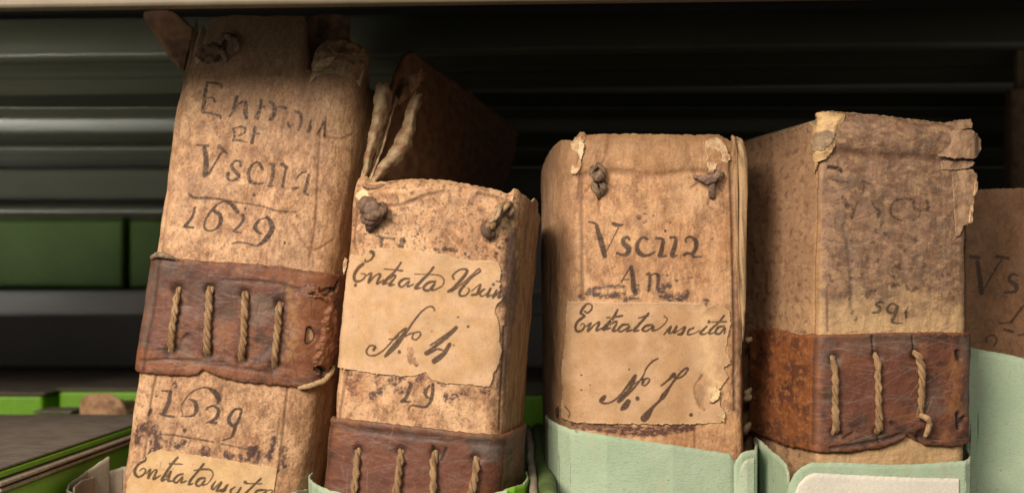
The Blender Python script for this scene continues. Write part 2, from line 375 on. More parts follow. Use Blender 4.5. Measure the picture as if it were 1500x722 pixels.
def patch(bk, name, outline, off, paint, mat='paper', curl=.0006, ragged=.0012, thick=.0004, lift=None, step=.0004, base=None):
    """A piece of paper or skin lying on the book; outline in photograph pixels, torn edges."""
    q = np.array(outline, float); pu, pz = bk.uv(q[:, 0], q[:, 1]); poly = list(zip(pu, pz))
    gu, gz = span(pu.min() - .001, pu.max() + .001, step), span(pz.min() - .001, pz.max() + .001, step)
    U, Z = np.tile(gu, len(gz)), np.repeat(gz, len(gu))
    du = (fbm(U / .0045, Z / .0045, bk.seed + 61, 5, .7) - .5) * ragged; dz = (fbm(U / .0045, Z / .0045, bk.seed + 62, 5, .7) - .5) * ragged
    ins = inside(poly, U + du, Z + dz); ed = edge_dist(poly, U + du, Z + dz)
    p = Paint(bk, U, Z, LT); p.ed = ed; paint(p)
    o = off + p.d + curl * np.exp(-ed / .0022) * (fbm(U / .012, Z / .012, bk.seed + 63, 3) * 1.6 - .3)
    if lift is not None: o = o + lift(p)
    V = bk.surf(U, Z, o); F = grid_faces(len(gz), len(gu)); F = F[ins[F].all(1)]
    used = np.unique(F); mp = np.full(len(U), -1); mp[used] = np.arange(len(used))
    me = mesh_quads(name, V[used], mp[F], True, p.c[used], p.ink[used])
    return solidify(link(name, me, M[mat], base or bk.o), thick, -1)
def tube(name, pts, rad, mat, parent, nseg=12, col=(.4, .28, .16), col2=None, lump=0.0, flat=1.0, seed=0, step=.0006, cap=True):
    """A lumpy tube through local 3-D points; colour with streaks along it."""
    q = catmull(np.hstack([np.array(pts, float), np.atleast_2d(np.array(rad, float)).T]), step); P = q[:, :3]; Rr = np.maximum(q[:, 3], .00005)
    T = np.gradient(P, axis=0); T /= np.linalg.norm(T, axis=1)[:, None] + 1e-12
    up = np.array([0, 1.0, 0.02]); A = np.cross(T, up); A /= np.linalg.norm(A, axis=1)[:, None] + 1e-12; B = np.cross(A, T)
    th = np.linspace(0, 2 * math.pi, nseg, endpoint=False); n = len(P); tt = np.arange(n)[:, None] * step
    lm = 1 + lump * (fbm(np.cos(th)[None] * 1.3 + tt / .0025, np.sin(th)[None] * 1.3 + tt / .004, seed, 4) - .5) * 2
    V = P[:, None, :] + Rr[:, None, None] * lm[..., None] * (np.cos(th)[None, :, None] * A[:, None, :] + flat * np.sin(th)[None, :, None] * B[:, None, :])
    V = V.reshape(-1, 3); F = []
    i = np.arange(n - 1)[:, None] * nseg; j = np.arange(nseg)[None]; j2 = (j + 1) % nseg
    F = np.stack([(i + j), (i + j2), (i + nseg + j2), (i + nseg + j)], -1).reshape(-1, 4)
    if cap:
        V = np.vstack([V, P[:1], P[-1:]]); k = len(V); h = np.arange(0, nseg, 2); h1, h2 = (h + 1) % nseg, (h + 2) % nseg; e = (n - 1) * nseg
        F = np.vstack([F, np.stack([np.full(len(h), k - 2), h2, h1, h], 1), np.stack([np.full(len(h), k - 1), e + h, e + h1, e + h2], 1)])
    f = fbm(V[:, 0] / .0012 + V[:, 1] / .002, V[:, 2] / .003, seed + 3, 4)
    c = mixc(np.tile(np.asarray(col, float), (len(V), 1)), sm(.35, .75, f), np.asarray(col2 if col2 is not None else np.asarray(col) * .5))
    me = mesh_quads(name, V, F, True, c, np.zeros(len(V)))
    return link(name, me, mat, parent)
def on(bk, px, py, off, ss=None):
    """Local point that stands off the book's face by off metres at a photograph pixel."""
    u, z = bk.uv(px, py); return tuple(bk.surf(u, z, off)[0])
def rope(bk, pts, wpx, off, parent, seed, name='rope_stitch'):
    """A three-ply cord laid over the strap, its ends going down into the leather."""
    r = wpx * K * .5; q = np.array([on(bk, x, y, off + .0002) for x, y in pts]); L = np.linalg.norm(q[-1] - q[0])
    c = catmull(np.hstack([q, np.zeros((len(q), 1))]), .0003)[:, :3]; n = len(c); t = np.linspace(0, 1, n)
    s = np.r_[0, np.cumsum(np.linalg.norm(np.diff(c, axis=0), axis=1))]; e = np.minimum(s, s[-1] - s)
    g = np.random.default_rng(seed); c[:, 1] += -r * .75 + sm(.0032, 0, e) * (r * 2.2)
    c[:, 0] += (fbm(s / .012, s * 0, seed, 2) - .5) * .0012
    ph = g.uniform(0, 6); pitch = r * 6.6; w = 2 * math.pi * s / pitch + ph + (fbm(s / .01, s * 0 + 3, seed + 5, 2) - .5) * .5
    out = []; nseg = 10; th = np.linspace(0, 2 * math.pi, nseg, endpoint=False)
    V, F, Cc = [], [], []
    for k in (0, 1, 2):
        a = w + k * math.pi * 2 / 3; rr = r * (.53 + .1 * (fbm(s / .004, s * 0 + k, seed + 9, 3) - .5))
        P = c + np.stack([np.cos(a) * r * .5, np.sin(a) * r * .46, np.zeros(n)], 1)
        T = np.gradient(P, axis=0); T /= np.linalg.norm(T, axis=1)[:, None]
        A = np.cross(T, [0, 1, 0.01]); A /= np.linalg.norm(A, axis=1)[:, None]; B = np.cross(A, T)
        lm = 1 + .13 * (fbm(th[None] * 1.6 + s[:, None] / .004, th[None] * 0 + s[:, None] / .006, seed + 2 + k, 4) - .5) * 2
        v = P[:, None] + rr[:, None, None] * lm[..., None] * (np.cos(th)[None, :, None] * A[:, None] + np.sin(th)[None, :, None] * B[:, None])
        i = np.arange(n - 1)[:, None] * nseg; j = np.arange(nseg)[None]; j2 = (j + 1) % nseg
        F.append(np.stack([i + j, i + j2, i + nseg + j2, i + nseg + j], -1).reshape(-1, 4) + len(V) * n * nseg); V.append(v.reshape(-1, 3))
        f = fbm((th[None] * 2.4 + s[:, None] / .003).ravel(), np.repeat(s / .012, nseg), seed + 20 + k, 3)
        cc = mixc(np.tile([.33, .205, .105], (n * nseg, 1)), sm(.4, .7, f) * .8, [.12, .066, .032])
        Cc.append(mixc(cc, sm(.5, .8, fbm(np.repeat(s / .009, nseg), k + 0 * f, seed + 30, 2)) * .5, [.50, .345, .19]))
    me = mesh_quads(name, np.vstack(V), np.vstack(F), True, np.vstack(Cc), np.zeros(3 * n * nseg))
    return link(name, me, M['cord'], parent)
def pages(bk, x0, x1, y0, y1, ztop):
    """The block of leaves inside the cover: a stack of gatherings, each a little uneven."""
    V, F = [], []; n = 14; g = np.random.default_rng(bk.seed)
    for i in range(n):
        a, b = x0 + (x1 - x0) * i / n, x0 + (x1 - x0) * (i + .94) / n; zt = ztop - g.uniform(0, .002); yf = y0 + g.uniform(0, .0015); yb = y1 - g.uniform(0, .004)
        k = len(V); V += [(a, yf, bk.zb), (b, yf, bk.zb), (b, yb, bk.zb), (a, yb, bk.zb), (a, yf, zt), (b, yf, zt), (b, yb, zt), (a, yb, zt)]
        F += [[k + t for t in f] for f in ((0, 1, 5, 4), (1, 2, 6, 5), (2, 3, 7, 6), (3, 0, 4, 7), (4, 5, 6, 7), (3, 2, 1, 0))]
    return link('page_block', poly_mesh('page_block', V, F), M['pages'], bk.o, False)
def loose_sheet(bk, name, rows, mat, col, col2, thick=.0009, n=24, seed=0, world=True, wob=.0012, ragged=0.0):
    """A free sheet of skin from rows of (px, py, depth) corner chains, interpolated smoothly."""
    G = []
    for r in rows:
        p = np.array([tuple(bk.Mi @ W(*t)) for t in r]); c = catmull(np.hstack([p, np.zeros((len(p), 1))]), 1e-4)[:, :3]
        L = np.r_[0, np.cumsum(np.linalg.norm(np.diff(c, axis=0), axis=1))]; L /= L[-1]; t = np.linspace(0, 1, n * 2)
        G.append(np.stack([np.interp(t, L, c[:, k]) for k in range(3)], 1))
    G = np.array(G); m = G.shape[1]; out = []
    for j in range(m):
        c = catmull(np.hstack([G[:, j], np.zeros((len(G), 1))]), 1e-4)[:, :3]; L = np.r_[0, np.cumsum(np.linalg.norm(np.diff(c, axis=0), axis=1))]; L /= max(L[-1], 1e-9)
        out.append(np.stack([np.interp(np.linspace(0, 1, n), L, c[:, k]) for k in range(3)], 1))
    V = np.array(out).reshape(-1, 3); V[:, 1] += (fbm(V[:, 0] / .008, V[:, 2] / .008, seed, 4) - .5) * wob; V[:, 0] += (fbm(V[:, 2] / .006, V[:, 1] / .006, seed + 1, 4) - .5) * wob
    f = fbm(V[:, 0] / .006 + V[:, 1] / .01, V[:, 2] / .006, seed + 4, 5)
    c = mixc(np.tile(np.asarray(col, float), (len(V), 1)), sm(.3, .75, f), col2)
    F = grid_faces(m, n)
    if ragged:                                        # grid rows run across the sheet, columns along it
        t = np.repeat(np.linspace(0, 1, m), n); k = np.tile(np.linspace(0, 1, n), m); e = 1 - t
        cut = ragged * fbm(k * 6, t * 0 + seed, seed + 8, 5, .75) - ragged * .2
        top = .16 * fbm(t * 3, t * 0 + 2.3, seed + 9, 4, .7)
        F = F[((e >= cut) & (t >= cut * .35) & (k >= top))[F].all(1)]
    return solidify(link(name, mesh_quads(name, V, F, True, c, np.zeros(len(V))), M[mat], bk.o), thick, 0)
# ------------------------------------------------------------------ the setting: shelf, back wall
def box_mesh(name, x0, x1, y0, y1, z0, z1):
    v = [(x0, y0, z0), (x1, y0, z0), (x1, y1, z0), (x0, y1, z0), (x0, y0, z1), (x1, y0, z1), (x1, y1, z1), (x0, y1, z1)]
    return poly_mesh(name, v, [(3, 2, 1, 0), (4, 5, 6, 7), (0, 1, 5, 4), (1, 2, 6, 5), (2, 3, 7, 6), (3, 0, 4, 7)])
tag(link('shelf_surface', box_mesh('shelf_surface', -1.4, 1.4, -.13, 1.2, SHELF_Z - .03, SHELF_Z - .0003), M['steel']), kind='structure')
tag(link('wall', box_mesh('wall', -2.5, 2.5, 1.5, 1.55, -.8, 1.2), M['black']), kind='structure')

def rail(name, prof, x0, x1, mat, parent=None, rnd=.0025):
    """A folded metal profile (y, z) run along x, its corners rounded."""
    p = np.array(prof, float); q = [p[0]]
    for a, b, c in zip(p[:-2], p[1:-1], p[2:]):
        d1, d2 = a - b, c - b; l1, l2 = np.linalg.norm(d1), np.linalg.norm(d2); r = min(rnd, l1 * .45, l2 * .45)
        s, e = b + d1 / l1 * r, b + d2 / l2 * r
        for t in np.linspace(0, 1, 6): q.append((1 - t) ** 2 * s + 2 * t * (1 - t) * b + t * t * e)
    q.append(p[-1]); q = np.array(q); n = len(q); xs = np.linspace(x0, x1, 12); V = []
    for x in xs:
        for y, z in q: V.append((x, y, z))
    me = mesh_quads(name, V, grid_faces(len(xs), n), True)
    o = link(name, me, mat, parent); solidify(o, .0012, 0); return o
def zz(py, y): return (HORIZON - py) * K * (DIST + y) / DIST

# overhead shelf of the rack the books stand on
oh = empty('rack_shelf', (0, -.085, 0), (0, R(-.75), 0))
tag(oh, 'metal shelf close over the books with a pale painted front lip', 'shelf')
zl = zz(1, -.085)
rail('front_lip', [(.012, zl + .001), (.0005, zl), (0, zl + .001), (0, zl + .076), (.004, zl + .078)], -.9, .9, M['cream'], oh, .0012)
rail('deck', [(.003, zl + .075), (.115, zl + .075), (.4, zl + .075), (.52, zl + .075)], -.9, .9, M['metal'], oh)
def pz(l): return [(y + .085, zz(py, y)) for y, py in l]
rail('rib', pz([(.26, 20), (.26, 74), (.264, 81), (.28, 84), (.304, 98), (.309, 104), (.318, 108), (.335, 126), (.339, 131), (.339, 60)]), -.9, .9, M['metal'], oh)

# the rack behind
bk_r = empty('storage_rack', (0, .4, SHELF_Z)); tag(bk_r, 'dark ribbed metal rack standing behind the books with a grey shelf', 'rack')
def pr(l): return [(y - .4, zz(py, y) - SHELF_Z) for y, py in l]
rail('cross_beam', pr([(.42, 128), (.362, 138), (.350, 155), (.344, 158), (.352, 163), (.362, 172), (.364, 196), (.352, 210), (.343, 214), (.342, 219), (.352, 224), (.372, 243)]), -1.2, 1.2, M['metal'], bk_r)
rail('cross_beam', pr([(.45, 243), (.385, 247), (.385, 296), (.362, 300), (.358, 303), (.358, 313), (.364, 316), (.45, 317)]), -1.2, 1.2, M['metal'], bk_r)
sl = box_mesh('shelf_board', -1.2, 1.2, .1, .55, zz(462, .5) - SHELF_Z, zz(425, .5) - SHELF_Z); bevel(link('shelf_board', sl, M['steel'], bk_r), .003)
for x in (-1.15, 1.15): bevel(link('upright', box_mesh('upright', x - .02, x + .02, .12, .16, -.01, .5), M['metal'], bk_r), .003)

GRP = 'green archive boxes on the shelves'
def archive_box(x0, x1, y0, y1, z0, zt, label, boards=1, lip=.0015, mat='green'):
    b = empty('archive_box', ((x0 + x1) / 2, (y0 + y1) / 2, z0)); tag(b, label, 'box', GRP)
    hx, hy, h = (x1 - x0) / 2, (y1 - y0) / 2, zt - z0
    bevel(link('body', box_mesh('body', -hx, hx, -hy, hy, 0, h - .003 * boards), M[mat], b), .003, 3)
    for i in range(boards):
        z = h - .003 * boards + .003 * i
        o = link('board', box_mesh('board', -hx - lip, hx + lip, -hy - lip, hy + lip, z + .0004, z + .0022), M['lid'] if boards == 1 else M['lidedge'], b); bevel(o, .0006, 1)
    if boards > 1:
        bevel(link('lid', box_mesh('lid', -hx + .002, hx - .0025, -hy + .002, hy - .002, h, h + .003), M['green'], b), .0008, 2)
        bevel(link('top_board', box_mesh('top_board', -hx + .001, hx - .004, -hy + .001, hy - .001, h + .0033, h + .0047), M['lid'], b), .0005, 1)
    return b
archive_box(-.56, -.252, -.08, .272, SHELF_Z, -.0885, 'large green archive box with grey top and two board edges, in the lower left corner', 2, .002)
def fx(px, y): return (px - 750) * K * (DIST + y) / DIST
archive_box(-.75, fx(62, .35), .35, .8, SHELF_Z, zz(573, .35), 'bright green box with a dark grey lid, behind the large box at the far left', 1, .003)
archive_box(fx(86, .36), fx(330, .36), .36, .8, SHELF_Z, zz(567, .36), 'bright green box with a grey lid, behind the worn tan book end')
archive_box(fx(48, .29), fx(105, .29), .29, .33, SHELF_Z, zz(600, .29), 'small green box edge peeking up just behind the large grey-topped box', 1, 0)
archive_box(fx(660, .36), fx(868, .36), .36, .8, SHELF_Z, zz(572, .36), 'bright green box seen through the gap between the middle ledgers')
zs = zz(425, .5) + .0005
archive_box(-.8, fx(180, .53), .53, .9, zs, zz(316, .53), 'wide shade-darkened green box on the grey rear shelf at the left', 1, 0, 'shadegreen')
archive_box(fx(189, .53), fx(420, .53), .53, .9, zs, zz(317, .53), 'shade-darkened green box on the grey rear shelf, half hidden by the tall ledger', 1, 0, 'shadegreen')

# ------------------------------------------------------------------ folders of card round the feet of the books
def card(name, pts, mat, parent, thick=.001, dy=0.0, zbot=SHELF_Z, edge=None, seed=0, wob=.0006, rag=.0007):
    P = []
    for px, y, py in pts:
        w = W(px, py, y + dy); P.append((w.x, w.y, w.z))
    P = np.array(P)
    L = np.r_[0, np.cumsum(np.linalg.norm(np.diff(P[:, :2], axis=0), axis=1))]; t = np.unique(np.clip(np.r_[np.arange(0, L[-1], .001), L, L - .0002, L + .0002], 0, L[-1]))
    Q = np.stack([np.interp(t, L, P[:, k]) for k in range(3)], 1); n = len(Q); Q[:, 2] += (fbm(t / .003, t * 0, seed + 5, 4) - .5) * rag
    rows = 26; r = np.linspace(0, 1, rows) ** .8; V = np.empty((rows, n, 3)); V[:, :, 0] = Q[:, 0]; V[:, :, 1] = Q[:, 1]
    V[:, :, 2] = zbot + (Q[:, 2] - zbot)[None] * r[:, None]; w = (fbm(t[None] / .03 + 0 * r[:, None], V[:, :, 2] / .04, seed, 3) - .5) * wob * 2
    T = np.gradient(Q[:, :2], axis=0); T /= np.linalg.norm(T, axis=1)[:, None] + 1e-9
    V[:, :, 0] += w * T[:, 1]; V[:, :, 1] -= w * T[:, 0]
    o = link(name, mesh_quads(name, V.reshape(-1, 3), grid_faces(rows, n), True), mat, parent)
    if edge: o.data.materials.append(edge)
    m = solidify(o, thick, 1).modifiers[-1]
    if edge: m.material_offset_rim = 1
    return o
FG = 'folders of card wrapped round the feet of the books'
def folder(label, name='folder'):
    f = empty(name, (0, 0, 0)); return tag(f, label, 'folder', FG)
def at(o, p):                                        # move an Empty to its base, keep its children where they stand
    for c in o.children:
        c.data.transform(Matrix.Translation(-Vector(p)))
    o.location = p
f3 = folder('pale green folder wrapped round the foot of the number 7 ledger')
card('front_sheet', [(813, .12, 580), (806, .07, 598), (801, .035, 610), (806, .013, 614), (820, -.004, 621), (838, -.012, 628), (889, -.0185, 637), (940, -.0175, 645), (985, -.0165, 651), (1030, -.012, 658), (1068, -.0085, 664), (1074, -.0075, 672)], M['mint'], f3, .001, edge=M['mintedge'], seed=3)
card('side_flap', [(1076, -.011, 682), (1079, -.0115, 672), (1085, -.0112, 663), (1094, -.0095, 659), (1105, -.007, 658), (1106, .02, 652), (1104, .06, 640)], M['mint'], f3, .0014, edge=M['mintedge'], seed=4, wob=.0002)
card('label_panel', [(1081, -.0128, 722), (1082, -.0128, 700), (1085, -.0126, 684), (1089, -.0124, 676), (1094, -.0120, 672), (1104, -.0096, 670)], M['palemint'], f3, .0005, seed=5, wob=.0001)
at(f3, (W(950, 500, 0).x, .03, SHELF_Z))
f4 = folder('pale green folder with a white label, under the ledger with three rope stitches')
card('side_flap', [(1109, .085, 640), (1116, .05, 645), (1135, .02, 662), (1146, .005, 671), (1153, -.004, 680), (1157, -.008, 691), (1158, -.009, 700)], M['mint'], f4, .0014, dy=-.029, edge=M['mintedge'], seed=6)
card('front_sheet', [(1153, -.0125, 722), (1158, -.0155, 705), (1165, -.0168, 692), (1174, -.017, 683), (1188, -.0165, 677), (1230, -.0145, 676), (1292, -.0115, 680), (1340, -.009, 679), (1380, -.007, 676), (1411, -.005, 674), (1418, -.002, 671), (1419, .03, 668), (1416, .06, 655)], M['mint'], f4, .0012, dy=-.029, edge=M['mintedge'], seed=7)
card('label_panel', [(1164, -.0185, 722), (1170, -.0189, 708), (1180, -.0186, 697), (1192, -.0179, 692), (1230, -.0163, 694), (1292, -.0132, 697), (1340, -.0107, 699), (1404, -.0074, 700)], M['white'], f4, .0005, dy=-.029, seed=8, wob=.0001)
at(f4, (W(1290, 500, 0).x, .03, SHELF_Z))
f5 = folder('plain pale green folder standing at the right edge before the shadowed ledger')
card('front_sheet', [(1404, .075, 497), (1411, .05, 503), (1420, .038, 508), (1432, .036, 511), (1470, .034, 518), (1510, .033, 527), (1600, .032, 545)], M['mint'], f5, .0012, edge=M['mintedge'], seed=9)
at(f5, (W(1500, 500, 0).x, .04, SHELF_Z))
f2 = folder('low pale green folder under the leather band of the number 4 ledger')
card('front_sheet', [(461, .06, 690), (456, .03, 696), (455, .008, 700), (460, -.006, 706), (470, -.014, 711), (484, -.0185, 717), (510, -.0205, 723), (600, -.023, 729), (680, -.0245, 727), (720, -.0245, 722), (742, -.0225, 717)], M['mint'], f2, .001, dy=-.036, edge=M['mintedge'], seed=10)
card('side_flap', [(738, -.0215, 717), (752, -.019, 712), (766, -.011, 708), (772, .01, 700), (770, .06, 690)], M['green'], f2, .001, dy=-.036, edge=M['mintedge'], seed=11)
at(f2, (W(610, 500, 0).x, .03, SHELF_Z))
f1 = folder('grey card folder at the foot of the tall ledger, bottom left corner')
card('front_sheet', [(160, .06, 668), (128, .045, 690), (103, .02, 708), (99, .004, 717), (112, -.008, 724), (200, -.017, 735), (330, -.024, 738), (410, -.0225, 726), (432, -.0195, 719), (450, -.004, 716)], M['grey'], f1, .001, edge=M['mintedge'], seed=12)
card('back_sheet', [(106, .012, 713), (120, .03, 703), (141, .055, 697), (158, .065, 690), (180, .07, 683), (220, .07, 676)], M['grey'], f1, .001, edge=M['mintedge'], seed=13)
at(f1, (W(300, 500, 0).x, .03, SHELF_Z))
def thin_folder(x, w, y0, y1, zt, mat, label, slope=.012):
    n = 12; V = []; ys = np.linspace(y0, y1, 16)
    for y in ys:
        z = zt + slope * (y - y0) / (y1 - y0)
        V += [(x - w, y, SHELF_Z)] + [(x + w * math.cos(a), y, z - w + w * math.sin(a)) for a in np.linspace(math.pi, 0, n)] + [(x + w, y, SHELF_Z)]
    V = np.array(V); V[:, 0] += (fbm(V[:, 1] / .03, V[:, 2] / .03, 4, 2) - .5) * .0015
    o = link('thin_folder', mesh_quads('thin_folder', V - np.array([x, y0, SHELF_Z]), grid_faces(len(ys), n + 2), True), mat); o.location = (x, y0, SHELF_Z); o.data.materials.append(M['mintedge'])
    m = solidify(o, .0008, 1).modifiers[-1]; m.material_offset_rim = 1; return tag(o, label, 'folder', FG)
thin_folder(.0185, .0042, -.07, .2, -.097, M['olive'], 'thin rounded green folder back wedged between the number 4 and number 7 ledgers')
thin_folder(.0112, .0014, -.075, .2, -.098, M['grey'], 'narrow tan card edge between the number 4 ledger and the green folder back')

# ------------------------------------------------------------------ ledger one: tall, leaning, 1629
b1 = Ledger(371, 340, 0.0, 0, 8.3, [(-.047, .15), (-.0515, .05), (-.0535, .012), (-.0510, .001), (-.03, -.0006), (0, -.0015), (.028, -.0005), (.043, .003), (.0495, .013), (.0515, .04), (.050, .15)],
            'tall leaning vellum ledger dated 1629 with a brown leather band and four rope stitches', 11)
b1.bulge = .0011
B1A = S('325,130,26 300,240,30 282,385,34; 325,130,14 390,133,16 440,145,22 452,172,20; 320,262,12 370,262,14 388,292,22; 282,388,14 360,400,15 430,420,24 442,440,18;'
        '585,255,26 570,330,36 545,400,20 520,425,14; 570,340,14 620,305,18 665,300,32 660,370,42 668,438,32; 802,285,26 792,350,30 762,440,42; 760,338,9 835,345,10;'
        '880,300,22 922,350,38 905,430,36 878,460,22; 922,362,10 970,342,13 1012,356,28; 1095,385,14 1140,400,26 1152,460,28 1128,545,16; 1035,480,18 1045,518,22 1078,500,12;'
        '1238,465,18 1220,540,30 1212,565,18; 1288,575,16 1310,550,14 1350,465,16; 1365,425,14 1355,520,20 1352,610,18; 560,540,28 566,590,22 552,640,14;'
        '570,530,12 620,518,15 657,530,18 650,572,12 605,597,12; 560,635,10 620,640,13 680,657,10; 745,528,30 735,590,26 718,655,32; 740,575,10 788,582,12', 250, 100, 6)
B1B = S('228,75,14 332,86,20; 298,90,36 312,200,46 305,320,46 294,350,24; 430,88,38 472,130,26 505,152,14; 450,140,18 400,222,12 330,330,22;'
        '620,262,18 610,225,17 570,218,18 538,260,28 570,310,32 602,345,32 580,376,26 530,387,16 498,362,26 508,325,28; 810,292,26 790,248,28 760,230,15 708,270,25 686,330,30 700,390,36 742,415,22 815,412,10;'
        '868,245,14 918,245,14; 905,260,30 900,340,30 880,420,28; 852,437,14 902,437,14; 985,252,38 1028,275,22; 1015,290,22 1000,360,20 988,442,24; 1108,372,10 1150,325,12 1192,315,13;'
        '1215,340,26 1200,420,32 1180,490,30 1212,517,14; 1080,462,28 1130,450,14; 160,500,14 180,520,20 215,540,20 300,540,24 420,550,15 560,575,10 700,595,9 830,620,9 940,655,10 1100,665,10; 735,515,26; 660,632,16', 250, 200, 6)
B1C = S('216,203,14 190,290,22 130,362,28; 118,372,20 202,382,13; 585,240,38 535,178,36 480,150,15 420,173,13 368,225,26; 370,220,22 310,310,17 298,380,15 340,410,13 402,388,15 440,330,36 430,268,36 376,228,26;'
        '635,272,30 637,320,26 590,380,21 553,412,15 622,425,9; 848,288,26 885,340,42 892,400,46 842,480,40 790,526,26 752,541,11 680,520,10 600,508,11 540,522,8; 850,300,8 790,310,11 755,350,30 745,390,32 780,424,22 806,436,10; 1005,515,22; 655,215,18', 250, 270, 6)
B1D = S('440,140,12 447,125,14 466,128,14 470,165,13 452,160,8; 340,190,10 392,195,17; 420,200,32 400,300,38 363,385,38; 322,390,13 360,406,21 452,419,15; 540,282,10 600,210,10 680,170,10 750,165,15 812,205,46 845,262,42 838,300,20;'
        '588,262,10 640,290,32 652,350,38 630,405,22 570,415,10 518,413,8; 540,285,6 513,340,6 530,402,6; 738,357,13 757,335,15 800,325,17 842,360,28 820,432,28 738,472,10; 768,465,15 822,472,26;'
        '1042,392,15 1046,357,18 1000,350,18 960,386,26 934,440,32 952,482,32 990,502,26 1024,440,24 1042,382,17; 1000,480,32 975,560,28 950,602,15 878,627,7; 548,538,32; 292,240,16; 240,365,34 222,400,26', 180, 540, 6)
B1D2 = S('330,570,14 450,578,14 560,597,14 700,622,15 802,640,13; 868,655,14 960,675,12 1090,700,9', 180, 540, 6)
B1S = S('150,150,110 120,240,90; 260,130,80 280,220,110 290,330,100 265,380,80; 400,270,40 460,310,50 540,280,70; 900,385,40 1050,410,60; 1150,350,120 1170,400,120; 1330,230,70 1320,310,60 1270,400,60; 730,350,90; 1400,330,40 1410,480,50', 180, 602, 6)
def paint_b1(p):
    p.vellum(grime=.3)
    z0 = p.b.uv(400, 150)[1][0]; p.c = mixc(p.c, sm(z0 - .02, z0 + .02, p.z + (p.fb(.02, .02, 33) - .5) * .05) * .75, np.array([.27, .165, .09]))
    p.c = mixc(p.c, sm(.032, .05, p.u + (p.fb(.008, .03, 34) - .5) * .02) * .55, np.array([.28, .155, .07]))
    p.c = mixc(p.c, sm(.5, .7, p.fb(.0014, .005, 35, 3)) * sm(-.05, .0, p.u) * .35, DK)
    p.c = mixc(p.c, sm(.62, .75, p.fb(.003, .004, 36, 4)) * .55, np.array([.2, .115, .075]))
    p.write(B1A, .95, .4); p.write(B1B, .95, .28); p.write(B1C, .97, .15); p.write(B1D, .95, .08); p.write(B1D2, .8, .3)
    p.c = mixc(p.c, p.tint(B1S, INKC, 0, .0014, .0055) * (.35 + .65 * sm(.3, .48, p.fb(.0022, .0045, 37, 4))) * .95, np.array([.06, .03, .028]))
    p.groove(S('268,60,1 262,160,1 245,280,1 232,370,1'), .0006, .0012, DK, .3)
    p.groove(S('228,550,1 218,600,1 212,660,1 205,722,1; 422,560,1 416,620,1 408,690,1'), .0005, .0006, DK * .5, .7)
    p.groove(S('470,190,1 466,260,1 462,330,1 452,390,1; 430,330,1 455,366,1 490,352,1; 476,200,1 500,203,1 520,196,1; 262,620,1 240,680,1'), .0004, .0006, DK, .55)
    p.groove(S('450,25,3 452,50,3 456,80,2 456,96,1'), .004, .0014, DK * .4, .8)
    d = p.dist(S('470,75,22 500,72,26 520,80,24'), .01); p.d += sm(.006, 0, d) * .0022 + (p.fb(.005, .005, 38, 4) - .5) * sm(.006, 0, d) * .002
    p.scratches(120, -.05, .05, -.1, .14, DK * .8, .4, 1, .012, (.9, 2.2)); p.scratches(60, -.05, .05, -.1, .14, LT * 1.2, .3, 2, .012, (.6, 2.4))
b1.head_h, b1.head_d = .03, .008
cover(b1, -.066, .066, paint_b1, [('u', -.2, .11), ('u', -.052, .112), (270, 62), (282, 50), (290, 32), (297, 46), (304, 24), (330, 19), (440, 21), (447, 30), (452, 66), (458, 74), (470, 60), (486, 54), (512, 58), (530, 63), (538, 72), ('u', .056, .09), ('u', .2, .09)])
zt1, zb1 = b1.uv(225, 376)[1][0], b1.uv(195, 544)[1][0]
TORN = S('470,425,10 452,450,9 478,470,30 470,510,34 478,540,26')
def paint_s1(p):
    p.leather()
    p.tint(S('205,520,30 240,535,20 300,540,22 420,545,14'), LO, .7, .004, .01); p.tint(S('330,480,30 330,500,26; 350,395,8 440,405,20 470,415,26 440,470,30 440,540,30'), LO * .9, .75, .005, .012)
    p.tint(S('240,400,40 290,420,40 350,430,26; 330,450,40'), LD * 1.4, .6, .006, .012); p.tint(S('222,400,16 212,500,14'), LG * .8, .55, .003, .006); p.tint(S('380,455,40'), LG, .5, .004, .008)
    p.tint(S('470,430,22 478,480,26 465,520,26 480,545,20'), LO * .8, .85, .002, .006)
    p.tint(S('425,420,10 430,470,12 425,520,14'), np.array([.30, .16, .06]), .6, .003, .008)
    d = p.dist(S('456,424,12 478,440,10 482,475,22 478,510,30 470,538,24'), .004); m = sm(.0006, -.0010, d + (p.fb(.004, .004, 51, 4) - .5) * .004); p.d += m * (.0022 + (p.fb(.004, .007, 52, 3) - .5) * .0018)
    rim = np.exp(-((d + (p.fb(.004, .004, 51, 4) - .5) * .004 + .0003) / .0005) ** 2) * sm(.034, .024, p.u - .004 * 0 + 0 * p.z); p.c = mixc(p.c, rim * .7, np.array([.42, .27, .15]))
    h = p.dist(S('452,482,8 453,492,13 450,500,8; 474,428,11 482,424,8; 463,540,10 472,546,9; 488,425,6 494,414,5'), .003); p.d -= sm(.0005, -.0016, h) * .006; p.c = mixc(p.c, sm(.0004, -.0006, h), LD * .4)
    p.groove(S('236,378,1 228,440,1 218,500,1 212,545,1'), .0004, .0009, LD, .6); p.groove(S('222,379,1.5 300,383,1.5 400,392,1.5 470,400,1.5'), .0005, .0012, LD, .5)
    p.groove(S('330,410,1 400,414,1 440,424,1; 210,528,1 260,526,1 330,531,1; 290,530,1 340,536,2 400,546,1'), .0005, .0008, LD, .6)
    p.groove(S('262,424,6; 252,514,6; 309,424,6; 306,518,6; 361,431,6; 356,525,6; 411,446,6; 403,536,6'), .0016, .0022, LD * .6, .8)
    p.groove(S('276,490,2 268,498,1'), .0006, .0007, LD, .7)
    p.edge_wear(p.zt, p.zb_, LO * .8); p.scratches(80, -.05, .05, zb1 - .02, zt1, LG * 1.6, .35, 3, .018, (-.4, .3)); p.scratches(60, -.05, .05, zb1 - .02, zt1, LD, .5, 4, .02, (1.2, 1.9))
